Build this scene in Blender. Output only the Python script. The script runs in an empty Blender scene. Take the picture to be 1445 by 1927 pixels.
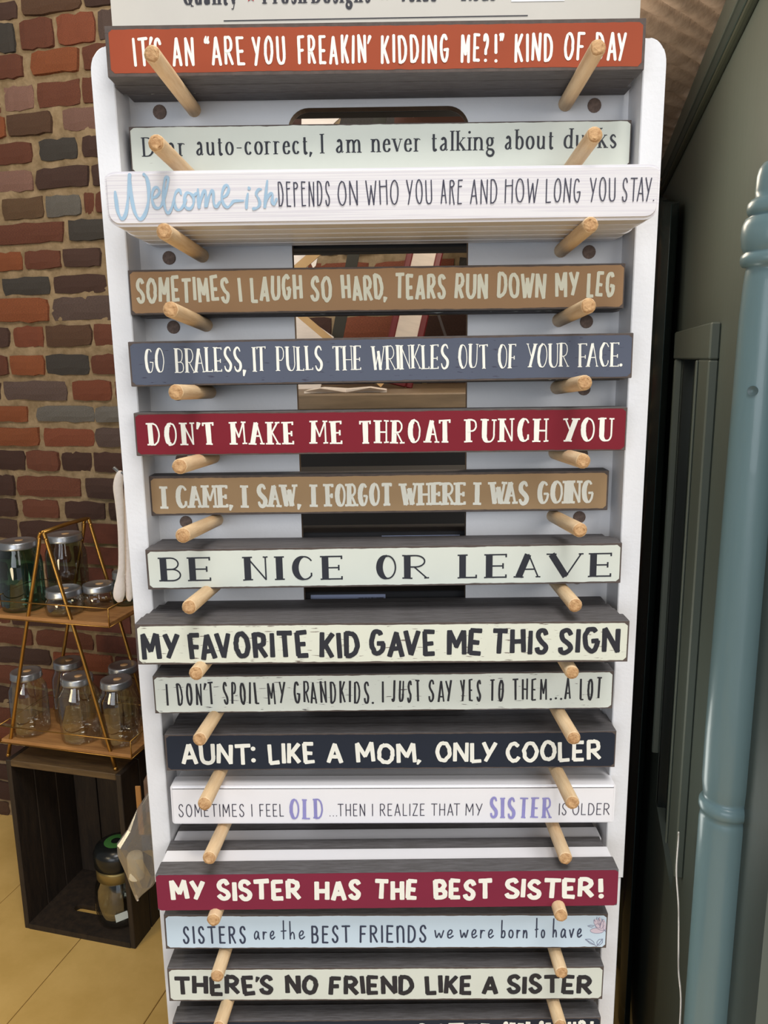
import bpy, bmesh, math, random
from mathutils import Vector, Matrix, noise

# ------------------------------------------------------------------ camera
W, H, F = 1445.0, 1927.0, 1450.0
CX, CY = W / 2, H / 2
EYE = 1.45                                   # camera height above the floor
scene = bpy.context.scene
_d = Vector((820 - CX, 8340 - CY, F)).normalized()          # world down, seen from the camera
_y = Vector((5.0, -(F * _d.z + 5.0 * _d.x) / _d.y, F)).normalized()
_z = -_d
_x = _y.cross(_z)
RIGHT = Vector((_x[0], _y[0], _z[0]))
DOWN = Vector((_x[1], _y[1], _z[1]))
FWD = Vector((_x[2], _y[2], _z[2]))
cam_data = bpy.data.cameras.new('camera')
cam = bpy.data.objects.new('camera', cam_data)
scene.collection.objects.link(cam)
M4 = Matrix((RIGHT, -DOWN, -FWD)).transposed().to_4x4()
M4.translation = Vector((0, 0, EYE))
cam.matrix_world = M4
cam_data.sensor_fit = 'VERTICAL'
cam_data.sensor_height = 36.0
cam_data.lens = F * 36.0 / H
cam_data.clip_start = 0.02
cam_data.clip_end = 50
scene.camera = cam

# ------------------------------------------------------------------ light
world = bpy.data.worlds.new('world'); scene.world = world; world.use_nodes = True
world.node_tree.nodes['Background'].inputs[0].default_value = (0.8, 0.86, 0.92, 1)
world.node_tree.nodes['Background'].inputs[1].default_value = 0.20

def area(name, loc, target, sx, sy, power, col):
    l = bpy.data.lights.new(name, 'AREA'); l.shape = 'RECTANGLE'; l.size = sx; l.size_y = sy
    l.energy = power; l.color = col
    o = bpy.data.objects.new(name, l); scene.collection.objects.link(o)
    o.location = loc
    o.rotation_euler = (Vector(target) - Vector(loc)).to_track_quat('-Z', 'Y').to_euler()
    return o
area('window_daylight', (1.7, -2.2, 2.5), (0, 0.65, 1.2), 2.2, 1.8, 58, (1.0, 0.98, 0.95))
area('front_fill', (-1.2, -2.6, 1.7), (0, 0.7, 1.2), 2.0, 1.6, 42, (0.86, 0.92, 1.0))  # cool frontal fill, added to lift the back board
area('overhead_fill', (0.35, -0.75, 4.1), (0, 0.75, 1.0), 1.4, 1.2, 92, (1.0, 0.98, 0.96))  # unseen overhead fill, added to brighten the board tops
area('low_daylight', (0.3, -1.8, 0.4), (0, 0.7, 0.7), 1.6, 0.8, 3, (0.75, 0.86, 1.0))
def lamp(name, loc, power, col, r=0.06):
    l = bpy.data.lights.new(name, 'POINT'); l.energy = power; l.color = col; l.shadow_soft_size = r
    o = bpy.data.objects.new(name, l); scene.collection.objects.link(o); o.location = loc
    return o
lamp('warm_shop_lamp', (-1.0, 1.05, 2.35), 20, (1.0, 0.84, 0.58), 0.15)
lamp('floor_fill', (-1.15, 0.95, 0.85), 8, (1.0, 0.84, 0.55), 0.12)  # unseen fill, added to brighten the floor at the left
lamp('rear_fill', (0.16, 0.95, 1.70), 3.4, (1.0, 0.86, 0.68), 0.08)  # fill hidden behind the rack, added for the ceiling and cabinet side
lamp('low_rear_lamp', (0.12, 0.85, 0.95), 1.6, (0.95, 0.98, 0.92), 0.08)
scene.cycles.transparent_max_bounces = 20

scene.view_settings.view_transform = 'Standard'
scene.view_settings.look = 'None'
scene.view_settings.gamma = 1.0
scene.view_settings.use_curve_mapping = False
scene.view_settings.exposure = -0.2

# ------------------------------------------------------------------ helpers
COL = scene.collection
rnd = random.Random(7)

def ray(px, py):
    return RIGHT * ((px - CX) / F) + DOWN * ((py - CY) / F) + FWD
def on_y(px, py, y):
    d = ray(px, py); p = d * (y / d.y); return Vector((p.x, p.y, p.z + EYE))
def on_z(px, py, z):
    d = ray(px, py); p = d * ((z - EYE) / d.z); return Vector((p.x, p.y, p.z + EYE))

def link(o, parent=None):
    COL.objects.link(o)
    if parent is not None: o.parent = parent
    return o
def tag(o, label=None, cat=None, group=None, kind=None):
    if label: o['label'] = label
    if cat: o['category'] = cat
    if group: o['group'] = group
    if kind: o['kind'] = kind
    return o
def thing(name, label, cat, loc=(0, 0, 0), rotz=0.0, group=None, roty=0.0):
    o = bpy.data.objects.new(name, None); o.empty_display_size = 0.02
    link(o); o.location = loc; o.rotation_euler = (0, roty, rotz)
    return tag(o, label, cat, group)
def mesh_from(name, verts, faces, smooth=False):
    me = bpy.data.meshes.new(name); me.from_pydata([tuple(v) for v in verts], [], faces)
    me.validate(); me.update()
    if smooth:
        for p in me.polygons: p.use_smooth = True
    return me
def obj(name, me, m=None, parent=None, loc=(0, 0, 0), rot=(0, 0, 0)):
    o = bpy.data.objects.new(name, me); link(o, parent)
    o.location = loc; o.rotation_euler = rot
    if m is not None and not me.materials: me.materials.append(m)
    return o
def bm_mesh(name, bm, smooth=False):
    bmesh.ops.recalc_face_normals(bm, faces=bm.faces)
    me = bpy.data.meshes.new(name); bm.to_mesh(me); bm.free()
    if smooth:
        for p in me.polygons: p.use_smooth = True
    return me
def box_bm(x0, x1, y0, y1, z0, z1, bev=0.0, seg=1, bm=None):
    own = bm is None
    b = bmesh.new()
    vs = [b.verts.new((x, y, z)) for x in (x0, x1) for y in (y0, y1) for z in (z0, z1)]
    for f in ((0, 1, 3, 2), (4, 6, 7, 5), (0, 4, 5, 1), (2, 3, 7, 6), (0, 2, 6, 4), (1, 5, 7, 3)):
        b.faces.new([vs[i] for i in f])
    if bev > 0:
        bmesh.ops.bevel(b, geom=list(b.edges), offset=bev, segments=seg, profile=0.5, affect='EDGES')
    if own: return b
    tmp = bpy.data.meshes.new('t'); b.to_mesh(tmp); b.free(); bm.from_mesh(tmp); bpy.data.meshes.remove(tmp)
    return bm
def box(name, x0, x1, y0, y1, z0, z1, m, parent=None, bev=0.0, seg=1, **k):
    return obj(name, bm_mesh(name, box_bm(x0, x1, y0, y1, z0, z1, bev, seg)), m, parent, **k)
def lathe_me(name, prof, n=28, cap=True, smooth=True):
    vs, fs = [], []
    for r, z in prof:
        for i in range(n):
            a = 2 * math.pi * i / n; vs.append((r * math.cos(a), r * math.sin(a), z))
    for j in range(len(prof) - 1):
        for i in range(n):
            k = (i + 1) % n
            fs.append((j * n + i, j * n + k, (j + 1) * n + k, (j + 1) * n + i))
    if cap:
        fs.append(tuple(range(n - 1, -1, -1)))
        fs.append(tuple((len(prof) - 1) * n + i for i in range(n)))
    return mesh_from(name, vs, fs, smooth)
def tube_me(name, pts, r, n=8, radii=None, smooth=True):
    pts = [Vector(p) for p in pts]; vs, fs = [], []
    t0 = (pts[1] - pts[0]).normalized()
    up = Vector((0, 0, 1)) if abs(t0.z) < 0.9 else Vector((1, 0, 0))
    u = t0.cross(up).normalized()
    for i, p in enumerate(pts):
        a = pts[max(i - 1, 0)]; b = pts[min(i + 1, len(pts) - 1)]
        t = (b - a).normalized(); u = (u - t * u.dot(t)).normalized(); v = t.cross(u)
        rr = radii[i] if radii else r
        for k in range(n):
            an = 2 * math.pi * k / n; vs.append(p + (u * math.cos(an) + v * math.sin(an)) * rr)
    for i in range(len(pts) - 1):
        for k in range(n):
            q = (k + 1) % n; fs.append((i * n + k, i * n + q, (i + 1) * n + q, (i + 1) * n + k))
    fs.append(tuple(range(n - 1, -1, -1))); fs.append(tuple((len(pts) - 1) * n + k for k in range(n)))
    return mesh_from(name, vs, fs, smooth)
def smooth_path(pts, k=6):
    pts = [Vector(p) for p in pts]; out = []
    q = [pts[0] * 2 - pts[1]] + pts + [pts[-1] * 2 - pts[-2]]
    for i in range(1, len(q) - 2):
        a, b, c, d = q[i - 1:i + 3]
        for j in range(k):
            t = j / k
            out.append(0.5 * ((2 * b) + (c - a) * t + (2 * a - 5 * b + 4 * c - d) * t * t + (3 * b - a - 3 * c + d) * t ** 3))
    out.append(pts[-1]); return out

# ------------------------------------------------------------------ materials
def lin(c): return tuple(((v / 255.0) / 12.92 if v / 255.0 <= 0.04045 else ((v / 255.0 + 0.055) / 1.055) ** 2.4) for v in c) + (1,)
def mat(name, col, rough=0.6, metal=0.0, noise_amt=0.0, nscale=40, col2=None, bump=0.0, bscale=200, stretch=(1, 1, 1), coat=0.0, spec=0.5, use_obj_color=False):
    m = bpy.data.materials.new(name); m.use_nodes = True; nt = m.node_tree
    b = nt.nodes['Principled BSDF']
    c = lin(col)
    b.inputs['Base Color'].default_value = c
    b.inputs['Roughness'].default_value = rough; b.inputs['Metallic'].default_value = metal
    b.inputs['Coat Weight'].default_value = coat; b.inputs['Specular IOR Level'].default_value = spec
    tc = nt.nodes.new('ShaderNodeTexCoord'); mp = nt.nodes.new('ShaderNodeMapping')
    mp.inputs['Scale'].default_value = stretch
    nt.links.new(tc.outputs['Object'], mp.inputs['Vector'])
    src = None
    if use_obj_color:
        oi = nt.nodes.new('ShaderNodeObjectInfo'); src = oi.outputs['Color']
    if noise_amt > 0 or col2:
        n = nt.nodes.new('ShaderNodeTexNoise'); n.inputs['Scale'].default_value = nscale; n.inputs['Detail'].default_value = 6
        n.inputs['Roughness'].default_value = 0.65
        nt.links.new(mp.outputs[0], n.inputs['Vector'])
        r = nt.nodes.new('ShaderNodeMapRange'); r.inputs['From Min'].default_value = 0.35; r.inputs['From Max'].default_value = 0.65
        nt.links.new(n.outputs['Fac'], r.inputs['Value'])
        mx = nt.nodes.new('ShaderNodeMix'); mx.data_type = 'RGBA'
        mx.inputs[6].default_value = c
        if use_obj_color:
            nt.links.new(src, mx.inputs[6])
            dk = nt.nodes.new('ShaderNodeMix'); dk.data_type = 'RGBA'; dk.blend_type = 'MULTIPLY'; dk.inputs[0].default_value = 1
            nt.links.new(src, dk.inputs[6]); dk.inputs[7].default_value = (1 - noise_amt, 1 - noise_amt, 1 - noise_amt, 1)
            nt.links.new(dk.outputs[2], mx.inputs[7])
        else:
            mx.inputs[7].default_value = lin(col2) if col2 else tuple(v * (1 - noise_amt) for v in c[:3]) + (1,)
        nt.links.new(r.outputs[0], mx.inputs[0]); src = mx.outputs[2]
    if src is not None: nt.links.new(src, b.inputs['Base Color'])
    if bump > 0:
        n2 = nt.nodes.new('ShaderNodeTexNoise'); n2.inputs['Scale'].default_value = bscale; n2.inputs['Detail'].default_value = 5
        nt.links.new(mp.outputs[0], n2.inputs['Vector'])
        bp = nt.nodes.new('ShaderNodeBump'); bp.inputs['Strength'].default_value = bump; bp.inputs['Distance'].default_value = 0.002
        nt.links.new(n2.outputs['Fac'], bp.inputs['Height']); nt.links.new(bp.outputs[0], b.inputs['Normal'])
    return m
def worn(name, col, wear_col, dens=0.66, stretch=(30, 1, 220), speck=1.0, rough=0.55, blotch=0.06):
    """painted face: flat colour, faint mottling and horizontally drawn scratches that show the dark board"""
    m = mat(name, col, 0.7, noise_amt=blotch, nscale=9, spec=0.25)
    nt = m.node_tree; b = nt.nodes['Principled BSDF']
    tc = nt.nodes.new('ShaderNodeTexCoord'); mp = nt.nodes.new('ShaderNodeMapping'); mp.inputs['Scale'].default_value = stretch
    nt.links.new(tc.outputs['Object'], mp.inputs['Vector'])
    n = nt.nodes.new('ShaderNodeTexNoise'); n.inputs['Scale'].default_value = speck; n.inputs['Detail'].default_value = 4
    nt.links.new(mp.outputs[0], n.inputs['Vector'])
    r = nt.nodes.new('ShaderNodeMapRange'); r.inputs['From Min'].default_value = dens; r.inputs['From Max'].default_value = dens + 0.04
    nt.links.new(n.outputs['Fac'], r.inputs['Value'])
    mx = nt.nodes.new('ShaderNodeMix'); mx.data_type = 'RGBA'
    src = b.inputs['Base Color'].links[0].from_socket
    nt.links.new(src, mx.inputs[6]); mx.inputs[7].default_value = lin(wear_col)
    nt.links.new(r.outputs[0], mx.inputs[0]); nt.links.new(mx.outputs[2], b.inputs['Base Color'])
    return m
def clear(name, tint, gloss=0.12, rough=0.03, body=0.0, body_col=(200, 200, 200)):
    m = bpy.data.materials.new(name); m.use_nodes = True; nt = m.node_tree
    for n in list(nt.nodes):
        if n.type != 'OUTPUT_MATERIAL': nt.nodes.remove(n)
    out = [n for n in nt.nodes if n.type == 'OUTPUT_MATERIAL'][0]
    t = nt.nodes.new('ShaderNodeBsdfTransparent'); t.inputs[0].default_value = lin(tint)
    g = nt.nodes.new('ShaderNodeBsdfGlossy'); g.inputs['Roughness'].default_value = rough
    lw = nt.nodes.new('ShaderNodeLayerWeight'); lw.inputs[0].default_value = 0.35
    ad = nt.nodes.new('ShaderNodeMath'); ad.operation = 'MULTIPLY_ADD'; ad.inputs[1].default_value = 0.6; ad.inputs[2].default_value = gloss
    nt.links.new(lw.outputs['Facing'], ad.inputs[0])
    mx = nt.nodes.new('ShaderNodeMixShader'); nt.links.new(ad.outputs[0], mx.inputs[0])
    nt.links.new(t.outputs[0], mx.inputs[1]); nt.links.new(g.outputs[0], mx.inputs[2])
    last = mx
    if body > 0:
        d = nt.nodes.new('ShaderNodeBsdfDiffuse'); d.inputs[0].default_value = lin(body_col)
        m2 = nt.nodes.new('ShaderNodeMixShader'); m2.inputs[0].default_value = body
        nt.links.new(mx.outputs[0], m2.inputs[1]); nt.links.new(d.outputs[0], m2.inputs[2]); last = m2
    nt.links.new(last.outputs[0], out.inputs[0])
    return m

M_rack = mat('white_painted_mdf', (230, 230, 232), 0.5, noise_amt=0.04, nscale=12, bump=0.15, bscale=300)
M_raw = mat('raw_mdf_edge', (120, 98, 78), 0.85, noise_amt=0.25, nscale=90)
M_dark = mat('charcoal_stained_mdf', (104, 101, 102), 0.75, noise_amt=0.3, nscale=60, stretch=(1, 12, 12), bump=0.3, bscale=500, col2=(80, 76, 75))
M_edge = mat('worn_brown_edge', (92, 80, 74), 0.8, noise_amt=0.3, nscale=120)
M_peg = mat('birch_dowel', (236, 206, 164), 0.55, col2=(214, 176, 130), noise_amt=0.3, nscale=14, stretch=(10, 10, 1), bump=0.25, bscale=150)
M_pegend = mat('dowel_end_grain', (205, 165, 118), 0.8, col2=(168, 125, 82), noise_amt=0.3, nscale=300, bump=0.5, bscale=400)
M_plug = mat('dowel_hole_brown', (140, 118, 106), 0.85, noise_amt=0.4, nscale=250, bump=0.6, bscale=500)
M_card = mat('ivory_card', (204, 198, 187), 0.7, noise_amt=0.03, nscale=30)
M_ink = mat('charcoal_ink', (44, 42, 50), 0.6)
M_inkred = mat('red_ink', (196, 40, 48), 0.6)
M_whitegloss = mat('white_laminate', (236, 234, 236), 0.35, noise_amt=0.02, nscale=20)
# ------------------------------------------------------------------ hand lettering: every letter is drawn from strokes
def arc(cx, cy, rx, ry, a0, a1, n=10):
    return [(cx + rx * math.cos(math.radians(a0 + (a1 - a0) * i / n)), cy + ry * math.sin(math.radians(a0 + (a1 - a0) * i / n))) for i in range(n + 1)]
# roles: T thick stem, t thin stem, h thin bar, O left-heavy bowl, b right bowl, S spine-heavy curve; flags: a/z serif at start/end, k/K tick at start/end
def caps(m=0.5, am=0.36, n_round=False):
    g = {}
    g['A'] = (1.0, [('T', 'a', [(0.0, 0), (0.47, 1)]), ('t', 'z', [(0.5, 1), (1.0, 0)]), ('h', '', [(0.17, am), (0.83, am)])])
    g['B'] = (0.85, [('T', 'az', [(0, 0), (0, 1)]), ('b', '', [(0, 1), (0.45, 1)] + arc(0.45, 0.5 + m / 2, 0.45, (1 - m) / 2, 85, -90) + [(0.0, m)]), ('b', '', [(0.05, m), (0.5, m)] + arc(0.5, m / 2, 0.5, m / 2, 85, -90) + [(0, 0)])])
    g['C'] = (0.85, [('O', 'K', arc(0.55, 0.5, 0.55, 0.5, 40, 318, 18))])
    g['D'] = (0.9, [('T', 'az', [(0, 0), (0, 1)]), ('b', '', [(0, 1), (0.3, 1)] + arc(0.3, 0.5, 0.7, 0.5, 88, -88, 14) + [(0.3, 0), (0, 0)])])
    g['E'] = (0.72, [('T', 'az', [(0, 0), (0, 1)]), ('h', 'K', [(0, 1), (1, 1)]), ('h', 'K', [(0, m), (0.82, m)]), ('h', 'K', [(0, 0), (1, 0)])])
    g['F'] = (0.7, [('T', 'az', [(0, 0), (0, 1)]), ('h', 'K', [(0, 1), (1, 1)]), ('h', 'K', [(0, m), (0.8, m)])])
    g['G'] = (0.92, [('O', '', arc(0.5, 0.5, 0.5, 0.5, 48, 352, 18)), ('h', '', [(0.55, 0.44), (1.0, 0.44)])])
    g['H'] = (0.92, [('T', 'az', [(0, 0), (0, 1)]), ('t', 'az', [(1, 0), (1, 1)]), ('h', '', [(0, m), (1, m)])])
    g['I'] = (0.0, [('T', 'az', [(0, 0), (0, 1)])])
    g['J'] = (0.6, [('T', 'a', [(0.8, 1), (0.8, 0.25)] + arc(0.4, 0.22, 0.4, 0.22, 0, -150, 6))])
    g['K'] = (0.85, [('T', 'az', [(0, 0), (0, 1)]), ('t', 'z', [(0.05, m - 0.1), (0.95, 1)]), ('t', 'z', [(0.32, m + 0.05), (1, 0)])])
    g['L'] = (0.68, [('T', 'az', [(0, 1), (0, 0)]), ('h', 'K', [(0, 0), (1, 0)])])
    g['M'] = (1.15, [('T', 'az', [(0.0, 0), (0.04, 1)]), ('t', '', [(0.06, 1), (0.5, 0.3)]), ('t', '', [(0.5, 0.3), (0.94, 1)]), ('t', 'az', [(1, 0), (0.96, 1)])])
    g['N'] = (0.95, [('T', 'az', [(0, 0), (0, 1)]), ('t', '', [(0.0, 1), (1, 0)]), ('t', 'z', [(1, 0), (1, 1)])])
    if n_round: g['N'] = (0.85, [('T', '', [(0, 0), (0, 0.97)]), ('b', '', [(0, 0.8)] + arc(0.5, 0.72, 0.5, 0.28, 160, 0, 8) + [(1, 0)])])
    g['O'] = (1.0, [('O', '', arc(0.5, 0.5, 0.5, 0.5, 95, 455, 24))])
    g['P'] = (0.8, [('T', 'az', [(0, 0), (0, 1)]), ('b', '', [(0, 1), (0.45, 1)] + arc(0.45, 0.5 + m / 2, 0.5, (1 - m) / 2, 85, -85) + [(0, m)])])
    g['Q'] = (1.0, [('O', '', arc(0.5, 0.5, 0.5, 0.5, 95, 455, 24)), ('t', 'z', [(0.55, 0.25), (1.05, -0.1)])])
    g['R'] = (0.88, [('T', 'az', [(0, 0), (0, 1)]), ('b', '', [(0, 1), (0.42, 1)] + arc(0.42, 0.5 + m / 2, 0.48, (1 - m) / 2, 85, -85) + [(0.1, m)]), ('t', 'z', [(0.35, m), (1, 0)])])
    g['S'] = (0.78, [('S', '', [(0.95, 0.84), (0.75, 0.98), (0.45, 1.0), (0.16, 0.9), (0.08, 0.73), (0.25, 0.58), (0.55, 0.47), (0.88, 0.33), (0.95, 0.18), (0.75, 0.03), (0.4, -0.01), (0.12, 0.07), (0.0, 0.2)])])
    g['T'] = (0.95, [('T', 'a', [(0.5, 0), (0.5, 1)]), ('h', 'kK', [(-0.06, 1), (1.06, 1)])])
    g['U'] = (0.92, [('O', 'a', [(0, 1), (0, 0.35), (0.04, 0.18), (0.22, 0.03), (0.5, 0.0), (0.78, 0.03), (0.96, 0.18), (1, 0.35)]), ('t', 'z', [(1, 0.34), (1, 1)])])
    g['V'] = (1.0, [('T', 'a', [(0, 1), (0.5, 0)]), ('t', 'z', [(0.5, 0), (1, 1)])])
    g['W'] = (1.35, [('T', 'a', [(0, 1), (0.26, 0)]), ('t', '', [(0.26, 0), (0.5, 0.8)]), ('T', '', [(0.5, 0.8), (0.74, 0)]), ('t', 'z', [(0.74, 0), (1, 1)])])
    g['Y'] = (0.95, [('T', 'z', [(0.3, 0), (1, 1)]), ('t', 'z', [(0.53, 0.42), (0, 1)])]) if False else (0.95, [('t', 'a', [(0, 1), (0.52, 0.42)]), ('T', 'az', [(1, 1), (0.3, -0.0)])])
    g['Z'] = (0.85, [('h', '', [(0, 1), (1, 1)]), ('T', '', [(1, 1), (0, 0)]), ('h', '', [(0, 0), (1, 0)])])
    g["'"] = (0.0, [('q', '', [(0.12, 1.0), (-0.12, 0.74)])])
    g[','] = (0.1, [('q', '', [(0.7, 0.05), (-0.5, -0.17)])])
    g['.'] = (0.0, [('.', '', [(0, 0.0)])])
    g[':'] = (0.0, [('.', '', [(0, 0.12)]), ('.', '', [(0, 0.8)])])
    g['!'] = (0.0, [('T', '', [(0.0, 1), (0, 0.33)]), ('.', '', [(0, 0.0)])])
    g['?'] = (0.55, [('O', '', [(0, 0.8), (0.1, 0.95), (0.5, 1.0), (0.9, 0.9), (1, 0.72), (0.8, 0.55), (0.5, 0.42), (0.48, 0.27)]), ('.', '', [(0.48, 0.0)])])
    g['-'] = (0.5, [('h', '', [(0, 0.35), (1, 0.35)])])
    g['{'] = (0.42, [('q', '', [(0.12, 0.84), (0.0, 0.92), (0.28, 1.04)]), ('q', '', [(0.87, 0.84), (0.75, 0.92), (1.03, 1.04)])])
    g['}'] = (0.42, [('q', '', [(0.15, 1.02), (0.26, 0.94), (0.0, 0.82)]), ('q', '', [(0.9, 1.02), (1.01, 0.94), (0.75, 0.82)])])
    return g
def lowers(x=0.66):
    """upright book serif lower case; heights in cap units, x = x-height"""
    g = {}
    def bowl(cx, rx, a0=95, a1=455): return arc(cx, x / 2, rx, x / 2, a0, a1, 18)
    g['a'] = (0.62, [('T', '', [(0.72, 0.08), (0.72, x * 0.7)] + arc(0.42, x * 0.7, 0.3, x * 0.3, 0, 150, 7)), ('O', '', [(0.72, x * 0.58), (0.35, x * 0.48), (0.05, x * 0.3), (0.05, x * 0.12), (0.28, 0.0), (0.55, x * 0.08), (0.72, x * 0.22)]), ('t', '', [(0.72, 0.06), (0.84, 0.0), (1.0, 0.06)])])
    g['b'] = (0.7, [('T', 'z', [(0.12, 0.02), (0.12, 1.02)]), ('b', '', [(0.12, x * 0.75), (0.35, x * 0.96), (0.6, x), (0.9, x * 0.8), (1, x * 0.5), (0.9, x * 0.18), (0.6, 0.0), (0.3, 0.02), (0.12, 0.1)])])
    g['c'] = (0.6, [('O', '', arc(0.5, x / 2, 0.5, x / 2, 45, 318, 14))])
    g['d'] = (0.7, [('T', 'az', [(0.88, 0.0), (0.88, 1.02)]), ('O', '', [(0.88, x * 0.8), (0.65, x * 0.98), (0.4, x), (0.1, x * 0.8), (0, x * 0.45), (0.1, x * 0.15), (0.4, 0.0), (0.7, 0.03), (0.88, 0.14)])])
    g['e'] = (0.6, [('O', '', [(0.04, x * 0.58), (0.95, x * 0.62)]) if False else ('h', '', [(0.05, x * 0.58), (0.95, x * 0.6)]), ('O', '', [(0.95, x * 0.6), (0.85, x * 0.88), (0.52, x), (0.15, x * 0.82), (0.02, x * 0.45), (0.18, x * 0.1), (0.55, 0.0), (0.85, 0.05), (1.0, 0.15)])])
    g['f'] = (0.45, [('T', 'a', [(0.4, 0), (0.4, 0.75), (0.5, 0.95), (0.8, 1.02), (1.1, 0.96)]), ('h', '', [(0.0, x), (0.95, x)])])
    g['g'] = (0.65, [('O', '', arc(0.42, x * 0.66, 0.36, x * 0.33, 95, 455, 14)), ('t', '', [(0.7, x * 0.86), (0.85, x * 0.98), (1.0, x * 0.95)]), ('S', '', [(0.2, x * 0.4), (0.1, x * 0.16), (0.3, 0.04), (0.75, 0.0), (0.95, -0.14), (0.75, -0.3), (0.35, -0.32), (0.05, -0.22), (0.05, -0.08), (0.3, 0.03)])])
    g['h'] = (0.72, [('T', 'az', [(0.1, 0), (0.1, 1.02)]), ('b', '', [(0.1, x * 0.72), (0.35, x * 0.95), (0.6, x), (0.82, x * 0.85), (0.88, x * 0.6)]), ('T', 'a', [(0.88, 0), (0.88, x * 0.62)])])
    g['i'] = (0.1, [('T', 'az', [(0.5, 0), (0.5, x)]), ('.', '', [(0.4, 0.95)])])
    g['k'] = (0.7, [('T', 'az', [(0.1, 0), (0.1, 1.02)]), ('t', 'z', [(0.12, x * 0.42), (0.85, x)]), ('T', 'z', [(0.35, x * 0.58), (0.95, 0)])])
    g['l'] = (0.1, [('T', 'az', [(0.5, 0), (0.5, 1.02)])])
    g['n'] = (0.75, [('T', 'az', [(0.1, 0), (0.1, x)]), ('b', '', [(0.1, x * 0.72), (0.35, x * 0.95), (0.6, x), (0.82, x * 0.85), (0.88, x * 0.6)]), ('T', 'a', [(0.88, 0), (0.88, x * 0.62)])])
    g['m'] = (1.25, [('T', 'az', [(0.06, 0), (0.06, x)]), ('b', '', [(0.06, x * 0.72), (0.22, x * 0.95), (0.36, x), (0.47, x * 0.85), (0.5, x * 0.6)]), ('T', 'a', [(0.5, 0), (0.5, x * 0.62)]), ('b', '', [(0.5, x * 0.72), (0.66, x * 0.95), (0.8, x), (0.91, x * 0.85), (0.94, x * 0.6)]), ('T', 'a', [(0.94, 0), (0.94, x * 0.62)])])
    g['o'] = (0.68, [('O', '', bowl(0.5, 0.5))])
    g['r'] = (0.5, [('T', 'az', [(0.15, 0), (0.15, x)]), ('t', '', [(0.15, x * 0.65), (0.45, x * 0.92), (0.75, x), (1.0, x * 0.92)])])
    g['s'] = (0.48, [('S', '', [(0.95, x * 0.82), (0.65, x * 0.98), (0.3, x * 0.97), (0.05, x * 0.78), (0.25, x * 0.58), (0.7, x * 0.42), (0.98, x * 0.22), (0.75, x * 0.03), (0.35, 0.0), (0.0, x * 0.2)])])
    g['t'] = (0.42, [('T', '', [(0.4, 0.88), (0.4, 0.14), (0.6, 0.0), (1.0, 0.07)]), ('h', '', [(0.0, x * 0.97), (1.0, x * 0.97)])])
    g['u'] = (0.75, [('O', '', [(0.1, x), (0.1, x * 0.3), (0.2, 0.06), (0.42, 0.0), (0.7, 0.06), (0.86, 0.2)]), ('h', '', [(-0.08, x), (0.1, x)]), ('T', '', [(0.86, x), (0.86, 0.0)]), ('h', '', [(0.68, x), (0.86, x)]), ('h', '', [(0.86, 0.0), (1.04, 0.0)])])
    g['v'] = (0.72, [('T', 'a', [(0.0, x), (0.5, 0)]), ('t', 'z', [(0.5, 0), (1, x)])])
    g['w'] = (1.0, [('T', 'a', [(0.0, x), (0.27, 0)]), ('t', '', [(0.27, 0), (0.5, x)]), ('T', '', [(0.5, x), (0.75, 0)]), ('t', 'z', [(0.75, 0), (1, x)])])
    g['y'] = (0.75, [('T', 'a', [(0.0, x), (0.52, 0)]), ('t', 'a', [(1, x), (0.45, -0.18), (0.25, -0.3), (0.05, -0.28)])])
    return g
def hand(x=0.55):
    """round felt-pen lower case"""
    g = {}
    g['a'] = (0.75, [('O', '', [(0.8, x * 0.85), (0.45, x), (0.1, x * 0.6), (0.12, x * 0.1), (0.4, 0.0), (0.75, x * 0.45), (0.82, x * 0.9), (0.85, x * 0.25), (1.0, 0)])])
    g['b'] = (0.65, [('T', '', [(0.1, 1.1), (0.05, 0)]), ('b', '', [(0.06, x * 0.3), (0.4, x * 0.85), (0.85, x * 0.75), (0.9, x * 0.25), (0.5, 0.0), (0.06, 0.1)])])
    g['e'] = (0.65, [('O', '', [(0.1, x * 0.38), (0.6, x * 0.5), (0.8, x * 0.85), (0.5, x), (0.12, x * 0.65), (0.15, x * 0.12), (0.5, 0.0), (1.0, x * 0.25)])])
    g['h'] = (0.65, [('T', '', [(0.1, 1.15), (0.08, 0)]), ('t', '', [(0.1, x * 0.35), (0.45, x * 0.85), (0.75, x * 0.6), (0.8, 0), ])])
    g['n'] = (0.7, [('T', '', [(0.05, x * 0.9), (0.05, 0)]), ('t', '', [(0.06, x * 0.4), (0.5, x * 0.9), (0.8, x * 0.6), (0.85, 0.0)])])
    g['o'] = (0.7, [('O', '', arc(0.5, x * 0.45, 0.48, x * 0.46, 100, 470, 16))])
    g['r'] = (0.5, [('T', '', [(0.1, x * 0.9), (0.1, 0)]), ('t', '', [(0.1, x * 0.4), (0.5, x * 0.9), (1.0, x * 0.85)])])
    g['t'] = (0.55, [('T', '', [(0.5, 1.2), (0.45, 0.0)]), ('h', '', [(0.0, x * 0.95), (1.0, x * 1.0)])])
    g['v'] = (0.6, [('T', '', [(0, x * 0.9), (0.45, 0)]), ('t', '', [(0.45, 0), (0.95, x)])])
    g['w'] = (0.95, [('T', '', [(0, x * 0.9), (0.2, 0.0), (0.5, x * 0.6), (0.72, 0.0), (1, x * 0.9)])])
    return g
def style(**k):
    s = dict(thick=0.12, thin=None, serif=0.0, tick=0.0, mid=0.5, am=0.36, gap=0.3, jit=0.0, cap='round', g=None, dot=1.15, full=False, lean=0.0)
    s.update(k)
    if s['thin'] is None: s['thin'] = s['thick']
    if s['g'] is None: s['g'] = caps(s['mid'], s['am'], k.get('n_round', False))
    return s

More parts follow.
